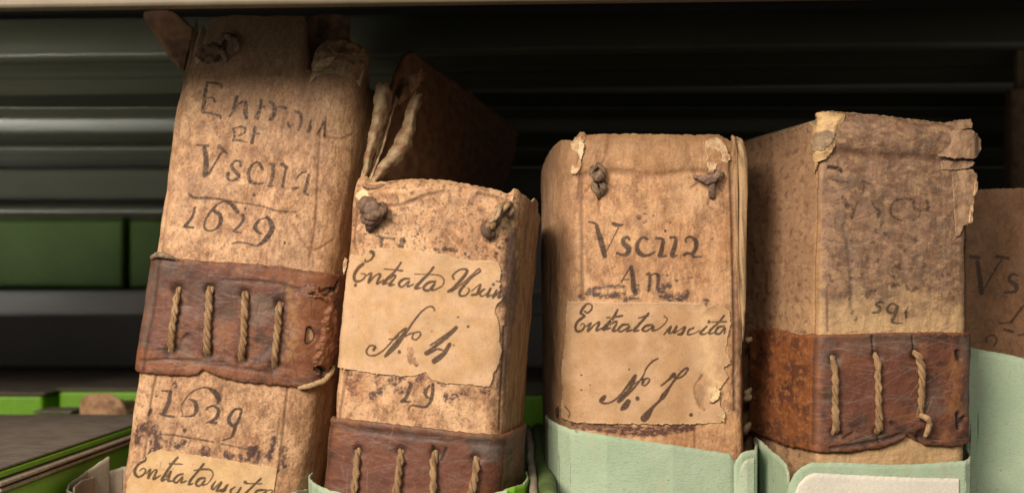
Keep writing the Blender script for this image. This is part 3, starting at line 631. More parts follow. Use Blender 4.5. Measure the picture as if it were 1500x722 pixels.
s1 = strap(b1, -.088, .085, [('u', -.088, zt1), ('u', -.056, zt1 + .0005), (232, 374), (262, 379), (300, 383), (340, 384), (400, 389), (450, 396), (498, 402), ('u', .085, b1.uv(498, 402)[1][0])],
           [('u', -.088, zb1), ('u', -.056, zb1 + .0003), (210, 546), (240, 548), (268, 550), (288, 549), (300, 541), (318, 549), (350, 558), (400, 563), (440, 567), (470, 567), (488, 558), ('u', .085, b1.uv(488, 556)[1][0])], .0028, paint_s1)
for i, st in enumerate([[(263, 421), (259, 455), (255, 490), (252, 516)], [(309, 421), (308, 455), (307, 490), (306, 519)], [(361, 428), (361, 465), (358, 500), (356, 527)], [(411, 443), (408, 480), (405, 512), (402, 537)]]):
    rope(b1, st, 12, .0028, s1, 100 + i)
def paint_l1(p):
    p.c = mixc(np.tile([.57, .395, .22], (len(p.u), 1)), sm(.35, .75, p.fb(.012, .01, 1, 5)) * .6, np.array([.5, .32, .15])); p.c = mixc(p.c, sm(.75, .85, p.fb(.0015, .0015, 2, 3)) * .35, DK)
    p.d += (p.fb(.02, .02, 3, 3) - .5) * .0006; p.write(L1, .92, .1, .0003)
L1 = S('190,388,10 206,420,12 182,440,20 140,462,24 105,510,28 105,552,28 140,576,17 186,550,15 200,515,12 175,500,10 148,522,8; 168,395,14 182,412,12; 205,545,9 245,508,15 222,585,22 268,525,11 302,518,17 272,592,22 335,560,9;'
       '490,402,20 440,460,20 390,530,24 348,602,26 388,592,10; 418,455,11 532,461,9; 388,575,10 428,525,18 425,545,15 403,602,24 440,610,12; 538,545,13 490,560,20 453,605,20 480,622,15 532,570,12 520,620,18 565,608,10;'
       '716,460,20 670,520,18 610,590,22 588,637,22 622,630,10; 635,514,10 730,505,16 782,516,13 798,560,9 750,630,9 705,642,11; 728,583,13 680,590,22 648,632,20 680,652,15 728,600,13 705,642,17 745,634,8;'
       '818,612,9 788,660,22 800,682,13 842,638,9 872,622,20 830,692,20 885,678,10 930,640,10 915,655,24 893,692,28 866,697,18; 990,660,13 953,690,20 960,722,15 1005,712,9 1040,668,17 1008,732,17 1050,735,9;'
       '1216,588,18 1150,650,16 1080,720,20 1056,756,20 1090,760,9; 1080,620,30 1110,630,11 1222,635,11; 1262,690,13 1190,692,20 1166,722,18 1190,755,14 1260,702,13 1240,760,16; 1258,702,10 1295,690,11 1315,702,11 1290,735,9', 180, 602, 6)
patch(b1, 'paper_label', [(186, 700), (196, 684), (211, 668), (222, 662), (237, 657), (270, 663), (297, 666), (347, 674), (377, 680), (407, 684), (405, 700), (402, 715), (398, 760), (330, 752), (176, 742)], .0006, paint_l1, ragged=.0008)
# torn pieces about its head
def paint_skin(light, dark, sc=.004, rel=.0005):
    def f(p): p.c = mixc(np.tile(light, (len(p.u), 1)), sm(.35, .75, p.fb(sc, sc, 71, 5)), np.asarray(dark)); p.d += (p.fb(.003, .003, 72, 4) - .5) * rel
    return f
patch(b1, 'torn_flap', [(294, 66), (308, 60), (322, 64), (328, 82), (324, 92), (312, 98), (298, 92), (288, 85)], .0012, paint_skin(np.array([.30, .19, .12]), DK * .7), 'hide', .001, .001, .0009, lambda p: sm(p.z.max(), p.z.min(), p.z) * .004)
patch(b1, 'torn_flap', [(286, 68), (295, 63), (296, 82), (288, 98), (284, 97)], .0008, paint_skin(FIB, MD), 'vellum', .0008, .001, .0005)
patch(b1, 'torn_flap', [(454, 97), (459, 83), (470, 73), (480, 76), (492, 82), (483, 96), (470, 104), (458, 107)], .0022, paint_skin(FIB * .95, MD), 'vellum', .0012, .0014, .0008, lambda p: .0022 * sm(.0, .005, p.ed))
patch(b1, 'torn_flap', [(476, 66), (488, 56), (505, 56), (522, 66), (536, 66), (528, 74), (505, 80), (490, 78)], .0026, paint_skin(MD * .8, DK), 'vellum', .002, .0022, .0008)
for k, pts in enumerate([[(322, 66, .002, 4), (330, 54, .0035, 5), (340, 60, .004, 5), (338, 74, .003, 4.5), (330, 82, .001, 3)], [(334, 52, .002, 4), (346, 60, .004, 5), (348, 72, .003, 5), (338, 80, .001, 4)], [(318, 70, .001, 3.5), (326, 76, .004, 5), (332, 86, .003, 4), (330, 92, .0, 3)]]):
    tube('knot', [on(b1, a, b, c) for a, b, c, d in pts], [d * K for *_, d in pts], M['hide'], b1.o, 10, (.24, .15, .095), (.09, .055, .035), .35, .7, 30 + k)
dk1, dk2 = np.array([.26, .135, .07]), np.array([.15, .075, .04])
loose_sheet(b1, 'cover_flap', [[(213, 17, .06), (228, 13, .058), (250, 15, .05), (284, 42, .03)], [(211, 27, .062), (230, 34, .06), (255, 45, .05), (280, 60, .03)], [(228, 50, .06), (240, 60, .055), (258, 72, .045), (275, 80, .028)], [(250, 84, .05), (255, 88, .045), (262, 92, .035), (272, 98, .02)], [(264, 101, .038), (265, 101, .035), (267, 101, .03), (270, 104, .012)]], 'vellum', dk1, dk2, .0016, 24, 40)
loose_sheet(b1, 'back_cover', [[(590, 84, .045), (604, 76, .06), (620, 88, .075), (690, 138, .15), (756, 190, .235)], [(572, 130, .040), (590, 118, .055), (625, 140, .075), (690, 170, .15), (757, 205, .235)], [(551, 190, .034), (566, 185, .05), (620, 200, .075), (690, 220, .15), (750, 235, .235)],
            [(533, 238, .03), (548, 236, .05), (610, 248, .075), (680, 255, .15), (741, 262, .235)], [(524, 262, .028), (540, 262, .05), (600, 268, .075), (675, 270, .15), (738, 282, .235)]], 'vellum', dk1, dk2, .0022, 30, 41, wob=.0018)
loose_sheet(b1, 'torn_leaf', [[(551, 108, .016), (560, 106, .014), (570, 112, .016), (577, 122, .024)], [(548, 140, .016), (556, 142, .012), (566, 148, .014), (575, 158, .024)], [(543, 178, .015), (549, 182, .011), (556, 188, .012), (561, 196, .020)], [(537, 214, .014), (541, 217, .010), (546, 222, .011), (549, 230, .017)], [(529, 262, .012), (531, 264, .010), (533, 266, .010), (534, 272, .013)]], 'vellum', FIB * .6, MD * .6, .0007, 70, 42, wob=.0016, ragged=.5)
loose_sheet(b1, 'torn_leaf', [[(578, 134, .04), (588, 112, .03), (603, 104, .024), (616, 96, .026), (624, 104, .034)], [(577, 146, .04), (586, 132, .032), (598, 124, .024), (610, 122, .026), (620, 118, .034)], [(574, 165, .038), (578, 158, .032), (583, 154, .03), (588, 152, .03), (592, 150, .034)]], 'vellum', MD * .9, DK, .0009, 50, 43, wob=.003, ragged=.35)
loose_sheet(b1, 'torn_leaf', [[(606, 124, .026), (614, 122, .021), (623, 126, .022), (628, 140, .03)], [(599, 152, .025), (604, 153, .019), (609, 156, .018), (612, 164, .025)], [(591, 176, .024), (597, 177, .017), (604, 182, .016), (609, 192, .025)], [(580, 202, .022), (587, 204, .015), (597, 210, .015), (604, 224, .025)], [(566, 226, .02), (571, 228, .014), (579, 234, .014), (585, 246, .022)], [(551, 248, .016), (554, 250, .012), (558, 254, .012), (560, 262, .016)], [(529, 298, .012), (531, 299, .010), (533, 301, .009), (534, 306, .012)]], 'vellum', FIB * .6, MD * .6, .0008, 80, 44, wob=.0018, ragged=.5)
loose_sheet(b1, 'torn_leaf', [[(576, 140, .032), (580, 140, .026), (582, 146, .024)], [(564, 186, .028), (567, 188, .02), (568, 194, .019)], [(553, 224, .024), (556, 226, .017), (557, 230, .016)], [(540, 262, .018), (542, 262, .013), (543, 266, .012)]], 'vellum', FIB * .75, MD * .7, .0008, 26, 45, wob=.0012)
loose_sheet(b1, 'headcap', [[(449, 24, .02), (480, 20, .024), (512, 24, .02)], [(452, 50, .018), (482, 46, .022), (512, 46, .018)], [(455, 80, .014), (484, 78, .016), (512, 76, .014)]], 'vellum', MD * .6, DK * .7, .0012, 18, 46)
tube('thong', [on(b1, 436, 568, .002), on(b1, 450, 564, .0045), on(b1, 468, 557, .0052), on(b1, 484, 546, .0048), on(b1, 497, 540, .0035)], [2.6 * K, 4.2 * K, 4.4 * K, 4.0 * K, 3.0 * K], M['hide'], b1.o, 10, (.5, .36, .2), (.32, .2, .1), .2, .8, 50)
tube('thong', [on(b1, 222, 378, .003), on(b1, 236, 374, .0042), on(b1, 250, 376, .0042), on(b1, 263, 381, .002)], [3 * K, 4.2 * K, 3.6 * K, 1.6 * K], M['hide'], b1.o, 10, (.28, .2, .13), (.12, .08, .05), .3, .8, 51)
pages(b1, -.041, .041, .016, .145, .1)

# ------------------------------------------------------------------ ledger two: number 4
b2 = Ledger(625, 450, -.045, -5, 4.8, [(-.040, .13), (-.0455, .03), (-.047, .008), (-.044, .001), (-.02, -.0015), (0, -.002), (.032, -.0008), (.0425, .002), (.0480, .014), (.0515, .035), (.0535, .06), (.047, .11), (.044, .13)],
            'short vellum ledger with a pasted paper label reading number 4', 23, .9532)
b2.head_h, b2.head_d = .011, .006
B2A = S('310,65,14 470,95,15; 362,85,28 350,165,20; 545,110,56; 528,150,50; 830,180,30; 872,115,22; 905,180,32 985,187,32; 1020,200,18; 1090,222,26; 1120,245,20; 1362,215,34; 1360,245,30; 675,50,24; 460,180,22; 1392,165,26; 1420,125,20; 1455,100,36; 412,38,14; 190,125,12; 1285,235,14; 1245,200,14; 690,110,12', 500, 335, 6)
B2B = S('718,235,15 737,250,28 715,320,32 688,382,28 652,405,20 735,405,15; 902,262,13 863,320,32 880,366,20 922,380,18; 930,258,28 926,330,28 905,402,26 868,452,18 800,445,20 738,440,11 713,482,9', 480, 520, 6)
B2S = S('180,150,70 200,280,100 240,340,60; 260,210,60; 380,350,70 440,340,80 500,290,40; 440,220,60; 560,240,60 640,210,80; 650,300,80; 700,150,60 790,130,80 830,160,50; 800,220,50; 960,230,26 1020,245,24; 1060,370,70 1120,360,70; 1190,330,50; 1240,330,40; 1350,325,26 1420,325,26', 480, 520, 6)
def paint_b2(p):
    p.vellum(LT * 1.02, MD * 1.08, DK, .12)
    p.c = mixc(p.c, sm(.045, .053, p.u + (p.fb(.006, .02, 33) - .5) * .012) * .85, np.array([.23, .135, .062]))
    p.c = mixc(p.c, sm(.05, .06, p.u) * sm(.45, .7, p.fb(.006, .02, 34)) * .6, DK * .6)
    p.tint(S('752,340,16 752,365,26 754,400,32 750,430,28 750,470,20 742,520,16 738,570,14; 768,420,22 764,470,16'), np.array([.06, .045, .045]), .8, .003, .008, .004)
    p.tint(S('750,460,16 748,530,18 744,600,12; 720,590,16'), np.array([.15, .085, .05]), .75, .003, .01, .003)
    p.tint(S('752,310,14 748,335,10'), np.array([.33, .23, .12]), .7, .003, .008)
    zt = p.b.uv(640, 280)[1][0]; p.c = mixc(p.c, sm(.55, .75, p.fb(.004, .004, 35)) * sm(zt - .07, zt - .02, p.z) * .4, np.array([.33, .16, .06]))
    p.c = mixc(p.c, sm(.66, .73, p.fb(.0028, .0028, 36, 2)) * sm(zt - .06, zt - .03, p.z) * .6, DK * .55)
    p.c = mixc(p.c, sm(zt + .001, zt + .008, p.z + (p.fb(.01, .01, 38) - .5) * .006) * .55, np.array([.25, .14, .065]))
    p.write(B2A, .92, .3, .0009); p.write(B2B, .93, .12); p.c = mixc(p.c, p.tint(B2S, INKC, 0, .0012, .0045) * (.3 + .7 * sm(.34, .5, p.fb(.0018, .0018, 37, 4))) * .95, np.array([.065, .032, .028]))
    p.tint(S('500,560,30 520,570,30'), np.array([.36, .15, .06]), .35, .003, .01)
    p.groove(S('556,302,1 590,300,1 620,288,1 650,281,1; 700,282,1 740,292,1 750,300,1; 740,480,1 738,560,1 736,630,1; 506,540,1 500,580,1 494,612,1; 520,300,1 514,360,1'), .0007, .0008, DK * .6, .6)
    d = p.dist(S('545,282,1 580,280,1 640,272,1 700,278,1 745,288,1'), .01); p.d += np.exp(-(d / .0028) ** 2) * .0016
    p.groove(S('600,295,2 640,300,2 660,340,2 690,370,2; 650,345,2 668,368,2'), .0005, .0012, DK, .35)
    p.tint(S('545,305,30; 732,315,14'), DK * .7, .5, .004, .006); p.groove(S('562,318,1 582,330,1; 530,318,1 520,330,1; 735,300,1 728,290,1; 745,315,1 752,330,1'), .0005, .0006, DK, .5)
    p.scratches(70, -.045, .05, -.06, .06, DK, .4, 1, .01, (-.5, 2)); p.scratches(60, .045, .08, -.06, .06, DK * .5, .5, 2, .02, (1.3, 1.8))
zr2 = b2.uv(755, 281)[1][0]
cover(b2, -.056, .092, paint_b2, [('u', -.2, .05), ('u', -.05, b2.uv(515, 270)[1][0]), (516, 262), (522, 257), (533, 258), (541, 266), (560, 266), (600, 262), (650, 264), (690, 271), (730, 279), (742, 284), (747, 281), (752, 276), (760, 277), (768, 282), ('u', .058, zr2 - .002), ('u', .066, zr2 - .003), ('u', .073, zr2 - .0005), ('u', .079, zr2 - .0015), ('u', .084, zr2 - .007), ('u', .2, zr2 - .02)])
zt2 = b2.uv(471, 613)[1][0]; zt2r = b2.uv(742, 638)[1][0]
def paint_s2(p):
    p.leather(); p.tint(S('560,700,110 640,700,110'), LE * 1.15, .55, .01, .01); p.tint(S('472,640,12 468,690,14; 490,625,12 520,620,10'), LO, .75, .003, .008, .004)
    p.tint(S('478,650,10 476,690,8; 745,660,12 750,700,14'), LD * 1.3, .5, .003, .008); p.tint(S('705,655,30 720,662,22'), np.array([.11, .10, .09]), .7, .003, .008, .004); p.tint(S('700,668,10; 740,660,8 745,700,10; 760,650,8'), LO * .8, .6, .002, .006)
    p.groove(S('478,622,3 560,632,3 640,640,3 735,650,3'), .0006, .0014, LD, .55); p.groove(S('488,625,1 482,690,1; 738,650,1 733,715,1'), .0004, .0008, LD, .5)
    p.groove(S('527,659,6; 589,659,6; 639,662,6; 697,670,6'), .0014, .002, LD * .6, .8); p.groove(S('636,652,1.5 638,664,1.5; 655,655,1 648,672,1'), .0005, .0006, LD * .5, .9)
    p.edge_wear(p.zt, p.zb_, np.array([.16, .085, .045]), .003); p.scratches(70, -.05, .06, p.b.zb + .02, zt2 + .01, LG * 1.5, .3, 3, .02, (-.35, .35)); p.scratches(30, -.05, .06, p.b.zb, zt2, LG * 1.8, .3, 5, .012, (1.2, 1.9))
s2 = strap(b2, -.085, .095, [('u', -.085, zt2 - .001), ('u', -.052, zt2), (472, 611), (500, 612), (560, 618), (640, 627), (700, 634), (742, 638), ('u', .056, zt2r + .0012), ('u', .095, zt2r + .003)],
           [('u', -.085, -.16), ('u', .095, -.16)], .0032, paint_s2)
for i, st in enumerate([[(527, 656), (525, 690), (522, 730), (520, 765)], [(590, 656), (587, 690), (582, 730), (579, 770)], [(639, 659), (638, 690), (635, 730), (632, 770)], [(698, 668), (695, 700), (688, 735), (685, 770)]]):
    rope(b2, st, 13.5, .0032, s2, 120 + i)
L2 = S('262,202,28 285,215,32 285,240,22 260,275,18 212,290,13 214,268,8; 192,310,26 150,342,30 110,400,30 115,452,26 155,462,19 202,435,15 212,400,12 175,394,8; 215,415,9 268,393,17 243,472,22 300,413,11 348,403,20 318,482,22 375,448,9;'
       '530,300,18 480,370,20 420,430,26 372,482,26 412,477,11; 382,355,9 450,360,9 542,369,16; 432,440,10 468,408,18 482,425,15 428,492,24 475,490,9; 603,440,15 550,445,22 513,485,22 540,512,15 602,460,12 588,507,18 645,488,9;'
       '816,340,20 770,400,20 700,470,26 658,522,26 705,520,11; 652,400,7 760,402,7 862,410,9 907,450,10 892,500,10 830,537,11; 832,463,15 770,475,22 728,522,22 770,543,17 828,480,12 800,537,20 845,530,9;'
       '992,442,17 983,412,15 1035,366,14 1090,355,17 1108,378,24 1060,445,28 990,520,26 945,552,24; 945,552,16 985,545,12 1080,470,10 1165,392,10 1212,352,14; 1212,352,14 1222,375,15 1165,415,17 1095,485,22 1045,550,24 1050,588,18 1095,585,14 1128,545,13 1118,522,9;'
       '1148,547,9 1222,488,11 1216,520,22 1195,572,24 1150,582,17; 1262,530,13 1223,560,20 1230,592,15 1275,575,9 1312,525,17 1283,592,20 1325,580,9; 1337,490,24; 1362,540,15 1333,602,20 1402,540,13 1378,602,20 1420,582,13; 122,495,30; 1360,462,8 1395,465,8', 500, 335, 6) + \
     S('288,492,24 303,466,20 260,455,13 224,500,17 240,536,13 300,541,13 370,500,13 430,440,13 510,350,15 577,304,17 530,382,26 450,482,38 393,547,24; 408,542,13 490,470,15 560,370,15 630,260,15 700,170,15 760,120,13 802,114,13 826,140,9 820,152,7; 426,400,11 480,395,13 512,368,9;'
       '642,345,13 630,390,13 665,402,13 702,360,13 690,335,13 640,343,11 600,355,11 565,378,9; 517,510,30; 1013,298,32 950,360,36 880,420,30 780,500,28 753,522,36 800,510,20 850,485,15 905,500,15; 786,453,13 880,390,15 1004,303,15; 956,443,30 910,520,38 850,570,48 822,592,44; 1118,288,22; 1030,205,14; 992,452,12; 800,332,8', 500, 430, 6)
def paint_l2(p):
    p.c = mixc(np.tile([.53, .355, .215], (len(p.u), 1)), sm(.3, .75, p.fb(.014, .014, 1, 5)) * .7, np.array([.46, .285, .14])); p.c = mixc(p.c, sm(.76, .86, p.fb(.0016, .0016, 2, 3)) * .35, DK)
    p.c = mixc(p.c, sm(.55, .8, p.fb(.03, .02, 5, 3)) * .3, np.array([.42, .3, .17])); p.c = mixc(p.c, sm(.0012, 0, p.ed) * .4, np.array([.62, .48, .3]))
    p.d += (p.fb(.02, .03, 3, 3) - .5) * .0007; p.write(L2, .9, .08, .0003); p.groove(S('676,378,1 720,425,1'), .0002, .0006)
    p.scratches(50, -.05, .05, -.05, .04, np.array([.36, .22, .1]), .3, 4, .008, (0, 3))
patch(b2, 'paper_label', [(513, 371), (530, 375), (542, 365), (560, 363), (583, 363), (617, 367), (660, 373), (672, 379), (700, 381), (723, 382), (731, 386), (734, 395), (733, 412), (732, 422), (737, 434), (733, 440), (727, 447), (725, 456), (730, 470), (733, 488), (732, 500), (736, 512), (733, 530), (727, 542), (723, 548), (720, 560), (717, 567), (687, 563), (655, 562), (632, 556), (625, 545), (612, 550), (590, 551), (563, 549), (520, 543), (500, 540), (489, 538), (485, 530), (490, 500), (497, 450), (502, 410), (506, 385)], .0006, paint_l2, ragged=.0012)
patch(b2, 'torn_flap', [(505, 376), (511, 380), (508, 392), (503, 403), (499, 396)], .0018, paint_skin(np.array([.62, .5, .33]), MD), 'paper', .0016, .0012, .0004)
patch(b2, 'torn_flap', [(518, 288), (530, 276), (552, 282), (545, 288), (534, 292), (528, 300)], .0008, paint_skin(np.array([.66, .52, .31]), FIB), 'vellum', .0006, .0014, .0004)
H1, H2 = (.25, .16, .105), (.10, .06, .04)
for k, (pts, c) in enumerate([([(531, 296, .001, 8), (538, 300, .005, 14), (549, 306, .0065, 16), (553, 318, .0055, 13), (547, 326, .003, 9)], H1), ([(560, 299, .002, 5), (565, 308, .006, 8), (558, 316, .0085, 8), (545, 318, .0075, 7), (535, 314, .003, 6)], H1), ([(552, 318, .004, 8), (547, 328, .0045, 8), (544, 334, .003, 8), (543, 337, .001, 6)], (.17, .1, .07)), ([(536, 318, .004, 5), (540, 325, .006, 6), (550, 325, .0065, 6), (558, 318, .004, 5)], (.2, .12, .085))]):
    tube('knot', [on(b2, a, b, o) for a, b, o, r in pts], [r * K * .86 for *_, r in pts], M['hide'], b2.o, 14, tuple(np.array(c) * .8), H2, .42, .7, 60 + k)
for k, (pts, c) in enumerate([([(716, 326, .001, 5), (712, 335, .004, 8), (716, 343, .0035, 8), (724, 341, .002, 5)], (.15, .09, .06)), ([(742, 303, .001, 4), (746, 309, .0035, 5.5), (742, 314, .002, 4)], (.2, .13, .09)), ([(731, 306, .0075, 3), (728, 318, .0095, 3), (718, 326, .0075, 3)], (.42, .3, .19))]):
    tube('knot', [on(b2, a, b, o) for a, b, o, r in pts], [r * K for *_, r in pts], M['hide'], b2.o, 14, c, tuple(np.array(c) * .4), .2, .8, 70 + k)
o = rope(b2, [(743, 297), (735, 305), (727, 318), (719, 331), (713, 338)], 16, .003, b2.o, 77, 'knot')
for k, pts in enumerate([[(530, 270, .001, 2.5), (540, 274, .002, 4), (552, 274, .0015, 3), (562, 270, .0005, 2)]]):
    tube('curled_edge', [on(b2, a, b, o) for a, b, o, r in pts], [r * K for *_, r in pts], M['hide'], b2.o, 12, (.30, .18, .10), (.15, .09, .05), .4, .7, 80 + k)
pages(b2, -.037, .036, .014, .115, .055)

# ------------------------------------------------------------------ ledger three: number 7
b3 = Ledger(962, 430, 0.0, 0, -.5, [(-.054, .13), (-.0605, .09), (-.0615, .062), (-.0598, .04), (-.0555, .02), (-.0500, .008), (-.044, .0012), (-.02, -.001), (0, -.0015), (.03, -.001), (.0425, .0008), (.0475, .004), (.0488, .02), (.048, .13)],
            'upright vellum ledger with a pasted paper label reading number 7', 37)
b3.head_h, b3.head_d = .008, .004
B3A = S('138,88,14 192,105,18 212,132,16; 205,132,32 230,220,44 255,310,48 274,390,38; 348,105,30 385,120,32 432,118,12; 396,140,9 350,230,7 290,350,7; 490,247,20 475,225,19 440,240,30 440,280,40 482,320,48 476,366,40 430,381,24 383,365,22;'
        '642,242,22 610,225,19 570,265,30 558,320,37 580,366,40 630,387,30 692,370,15 712,355,12; 728,235,25 782,245,24 780,300,37 764,370,37 748,392,19 812,391,17; 805,172,24; 848,228,20 896,235,24 890,300,37 868,365,42 870,392,30 908,386,12;'
        '988,267,20 985,240,17 1030,223,20 1077,265,40 1070,330,36 1045,380,26 1062,397,19 1122,395,14; 970,380,26 1000,365,24 1042,375,12; 500,485,13 460,550,12 418,622,11; 505,488,32 520,570,40 530,690,44; 428,595,9 482,595,11; 643,553,16 665,543,22 670,610,24 660,690,24; 670,562,11 720,545,16 746,570,30 740,650,28 745,685,24 772,670,10; 823,560,16', 840, 310, 6)
B3B = S('575,50,44; 620,95,20; 640,85,14; 700,40,18; 610,20,14 640,25,10; 1220,190,16; 1218,238,16; 850,100,10', 840, 310, 6)
B3S = S('125,300,50 180,262,46 300,240,28 432,240,32; 100,335,24; 180,305,56 280,322,44 400,312,60 440,300,36; 430,350,34 560,350,42; 545,300,60 562,240,36; 792,250,56 770,310,60 850,330,60 960,325,70 1012,290,36; 905,180,22 950,170,14 1010,165,10 1100,150,10; 830,230,60; 55,330,26; 1160,400,40 1170,360,30; 1000,200,16', 840, 380, 6)
B3T = S('240,190,26 290,196,34 420,205,44 560,215,60 700,225,70 820,225,60 960,205,50 1040,205,26; 600,235,40', 780, 580, 4.41)
def paint_b3(p):
    p.vellum(LT * np.array([.98, .93, .86]), MD * np.array([1.0, .94, .86]), DK, .2, .45)
    zt = p.b.uv(960, 250)[1][0]; w = (p.fb(.012, .006, 33) - .5) * .018
    p.c = mixc(p.c, sm(zt - .002, zt + .006, p.z + w) * .6, np.array([.30, .17, .08])); p.c = mixc(p.c, sm(.6, .8, p.fb(.009, .006, 34)) * sm(zt - .03, zt, p.z) * .5, np.array([.26, .15, .09]))
    p.c = mixc(p.c, sm(-.042, -.049, p.u) * .75, np.array([.28, .165, .09])); p.c = mixc(p.c, sm(-.058, -.075, p.u) * .5, np.array([.25, .165, .11]))  # left side darkened: shade of the neighbouring ledger painted into the colour
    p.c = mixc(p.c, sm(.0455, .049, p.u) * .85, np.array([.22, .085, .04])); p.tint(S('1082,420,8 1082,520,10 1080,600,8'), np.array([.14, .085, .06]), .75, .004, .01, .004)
    p.tint(S('852,300,6 850,360,8 860,420,8'), LT * 1.15, .6, .003, .006); p.tint(S('1045,440,8 1040,330,10'), LT * 1.05, .4, .005, .01); p.tint(S('840,300,3 838,400,3'), DK, .35, .002, .004)
    p.write(B3A, .93, .08); p.write(B3B, .75, .3, .001); p.c = mixc(p.c, p.tint(B3S, INKC, 0, .0010, .0032) * (.3 + .7 * sm(.26, .45, p.fb(.004, .0014, 37, 4))) * .95, np.array([.06, .034, .028]))
    p.c = mixc(p.c, p.tint(B3T, INKC, 0, .0008, .0025) * (.5 + .5 * sm(.3, .5, p.fb(.0028, .0015, 39, 4))), np.array([.085, .036, .026]))
    p.groove(S('850,200,1 851,300,1 852,400,1 853,470,1; 852,240,1 846,290,1'), .0006, .0009, DK * .6, .6); p.groove(S('1069,225,1 1073,300,1 1076,420,1 1078,600,1'), .0009, .0009, DK * .5, .75)
    p.groove(S('895,196,2 890,225,1; 876,225,1 878,240,1; 850,258,2 900,252,2 960,258,1.5 1010,252,1.5 1040,255,2'), .0009, .0016, DK, .3); p.groove(S('1037,220,1 1042,260,1 1038,300,1; 1056,205,2 1060,235,2; 842,622,1 900,626,1; 1018,622,1 1018,655,1'), .0004, .0006, DK, .6)
    d = p.dist(S('820,235,1 1060,232,1'), .02); p.d += np.exp(-(d / .007) ** 2) * .0016
    d = p.dist(S('877,300,1; 1040,300,1'), .02); p.d += np.exp(-((d - .005) / .004) ** 2) * .0005
    p.c = mixc(p.c, sm(.74, .84, p.fb(.0018, .0018, 42, 3)) * sm(zt - .035, zt - .012, p.z) * sm(zt + .01, zt - .01, p.z) * .7, DK * .6)
    p.tint(S('877,264,16; 1040,264,16'), DK * .6, .5, .003, .005); p.groove(S('884,268,1 900,276,1; 868,270,1 858,280,1; 880,245,1 886,232,1; 1026,266,1 1012,276,1; 1048,268,1 1058,280,1; 1040,255,1 1044,240,1; 877,295,1 879,315,1'), .0005, .0006, DK, .5)
    p.scratches(120, -.05, .045, -.07, .08, DK, .4, 1, .012, (1.3, 1.8)); p.scratches(60, -.06, .045, -.07, .08, LT * 1.2, .35, 2, .014, (1.2, 1.9))
zl3 = b3.uv(848, 203)[1][0]
cover(b3, -.098, .055, paint_b3, [('u', -.2, zl3 - .02), ('u', -.1, zl3 - .012), ('u', -.085, zl3 - .007), ('u', -.07, zl3 - .003), ('u', -.056, zl3 + .0005), (838, 205), (845, 199), (849, 193), (856, 193), (860, 197), (900, 196), (960, 197), (1020, 198), (1056, 197), (1066, 203), (1073, 206), (1080, 200), ('u', .2, zl3 - .002)])
L3 = S('98,455,15 120,470,15 157,440,15 160,403,13 125,388,13 88,420,22 63,470,24 95,490,15; 95,500,22 40,540,26 13,590,24 30,632,20 77,620,18 97,580,13 75,563,9 58,582,7; 108,592,9 152,558,15 128,627,22 192,568,11 228,553,20 203,622,22 255,600,11;'
       '386,443,18 350,510,24 290,580,32 262,612,28 325,600,13; 292,510,11 360,505,15 428,494,18; 325,575,11 368,543,20 380,556,15 348,622,24 395,620,9; 482,570,15 430,575,22 393,615,20 420,632,15 492,585,12 468,627,20 520,615,9;'
       '656,473,20 610,530,20 555,590,24 532,627,22 575,620,11; 567,515,9 620,500,15 657,492,13; 692,575,15 640,580,22 603,615,20 640,627,15 702,585,13 690,622,18 742,610,11 802,560,9 820,520,9 795,498,9;'
       '792,657,11 852,588,18 833,640,22 862,640,11 903,588,20 878,642,20 925,620,9 977,588,11 970,612,24 948,652,24 916,657,15; 1052,600,15 1013,620,18 1000,657,15 1045,652,10 1110,622,8; 1188,547,28; 1168,588,17 1112,645,18 1150,655,11 1190,632,8;'
       '1322,493,17 1265,560,15 1200,620,20 1193,652,15 1235,640,9; 1212,550,9 1338,545,13; 1322,585,13 1270,595,20 1243,642,18 1280,652,15 1327,600,13 1322,647,15', 840, 380, 6) + \
     S('272,455,34 250,480,40 240,497,22 270,512,15 330,501,13 400,450,15 480,350,22 542,268,26 500,372,28 440,452,38 398,492,32; 408,492,13 480,430,15 560,340,15 610,270,13 640,200,13 690,145,15 738,119,13; 605,310,13 600,342,13 630,352,13 667,310,13 650,293,13 610,303,24 580,310,11 515,352,9; 610,322,26;'
       '480,495,44 455,535,54 428,557,36; 560,468,36; 766,357,10 830,305,20 880,258,38; 880,270,26 905,290,17 960,270,15 1002,215,17 985,203,17 940,240,17 890,300,20 840,370,20 790,440,44 750,490,22 690,550,30 640,620,60 618,642,62; 1030,612,32; 488,212,14; 145,352,10; 70,265,14; 72,395,14', 840, 505, 6)
def paint_l3(p):
    p.c = mixc(np.tile([.49, .32, .188], (len(p.u), 1)), sm(.3, .75, p.fb(.02, .02, 1, 5)) * .75, np.array([.40, .24, .12])); p.c = mixc(p.c, sm(.76, .86, p.fb(.0016, .0016, 2, 3)) * .4, DK)
    p.tint(S('1035,470,14 1038,520,16 1045,560,14'), np.array([.64, .45, .25]), .7, .004, .008); p.tint(S('1022,565,12 1026,585,14'), np.array([.3, .19, .11]), .85, .0015, .004); p.tint(S('835,540,8 838,600,8; 960,480,8 950,520,6; 995,600,20'), np.array([.36, .21, .1]), .4, .004, .008)
    p.c = mixc(p.c, sm(.001, 0, p.ed) * .6, np.array([.66, .52, .34])); p.d += (p.fb(.02, .03, 3, 3) - .5) * .0007; p.write(L3, .92, .08, .0003)
    p.groove(S('1028,550,1 1018,570,1 1024,592,1 1032,600,1; 1053,575,1 1052,584,1 1042,590,1'), .0006, .0006, DK, .6); p.groove(S('822,598,1 832,606,1 829,613,1'), .0006, .0005, DK * .5, .7)
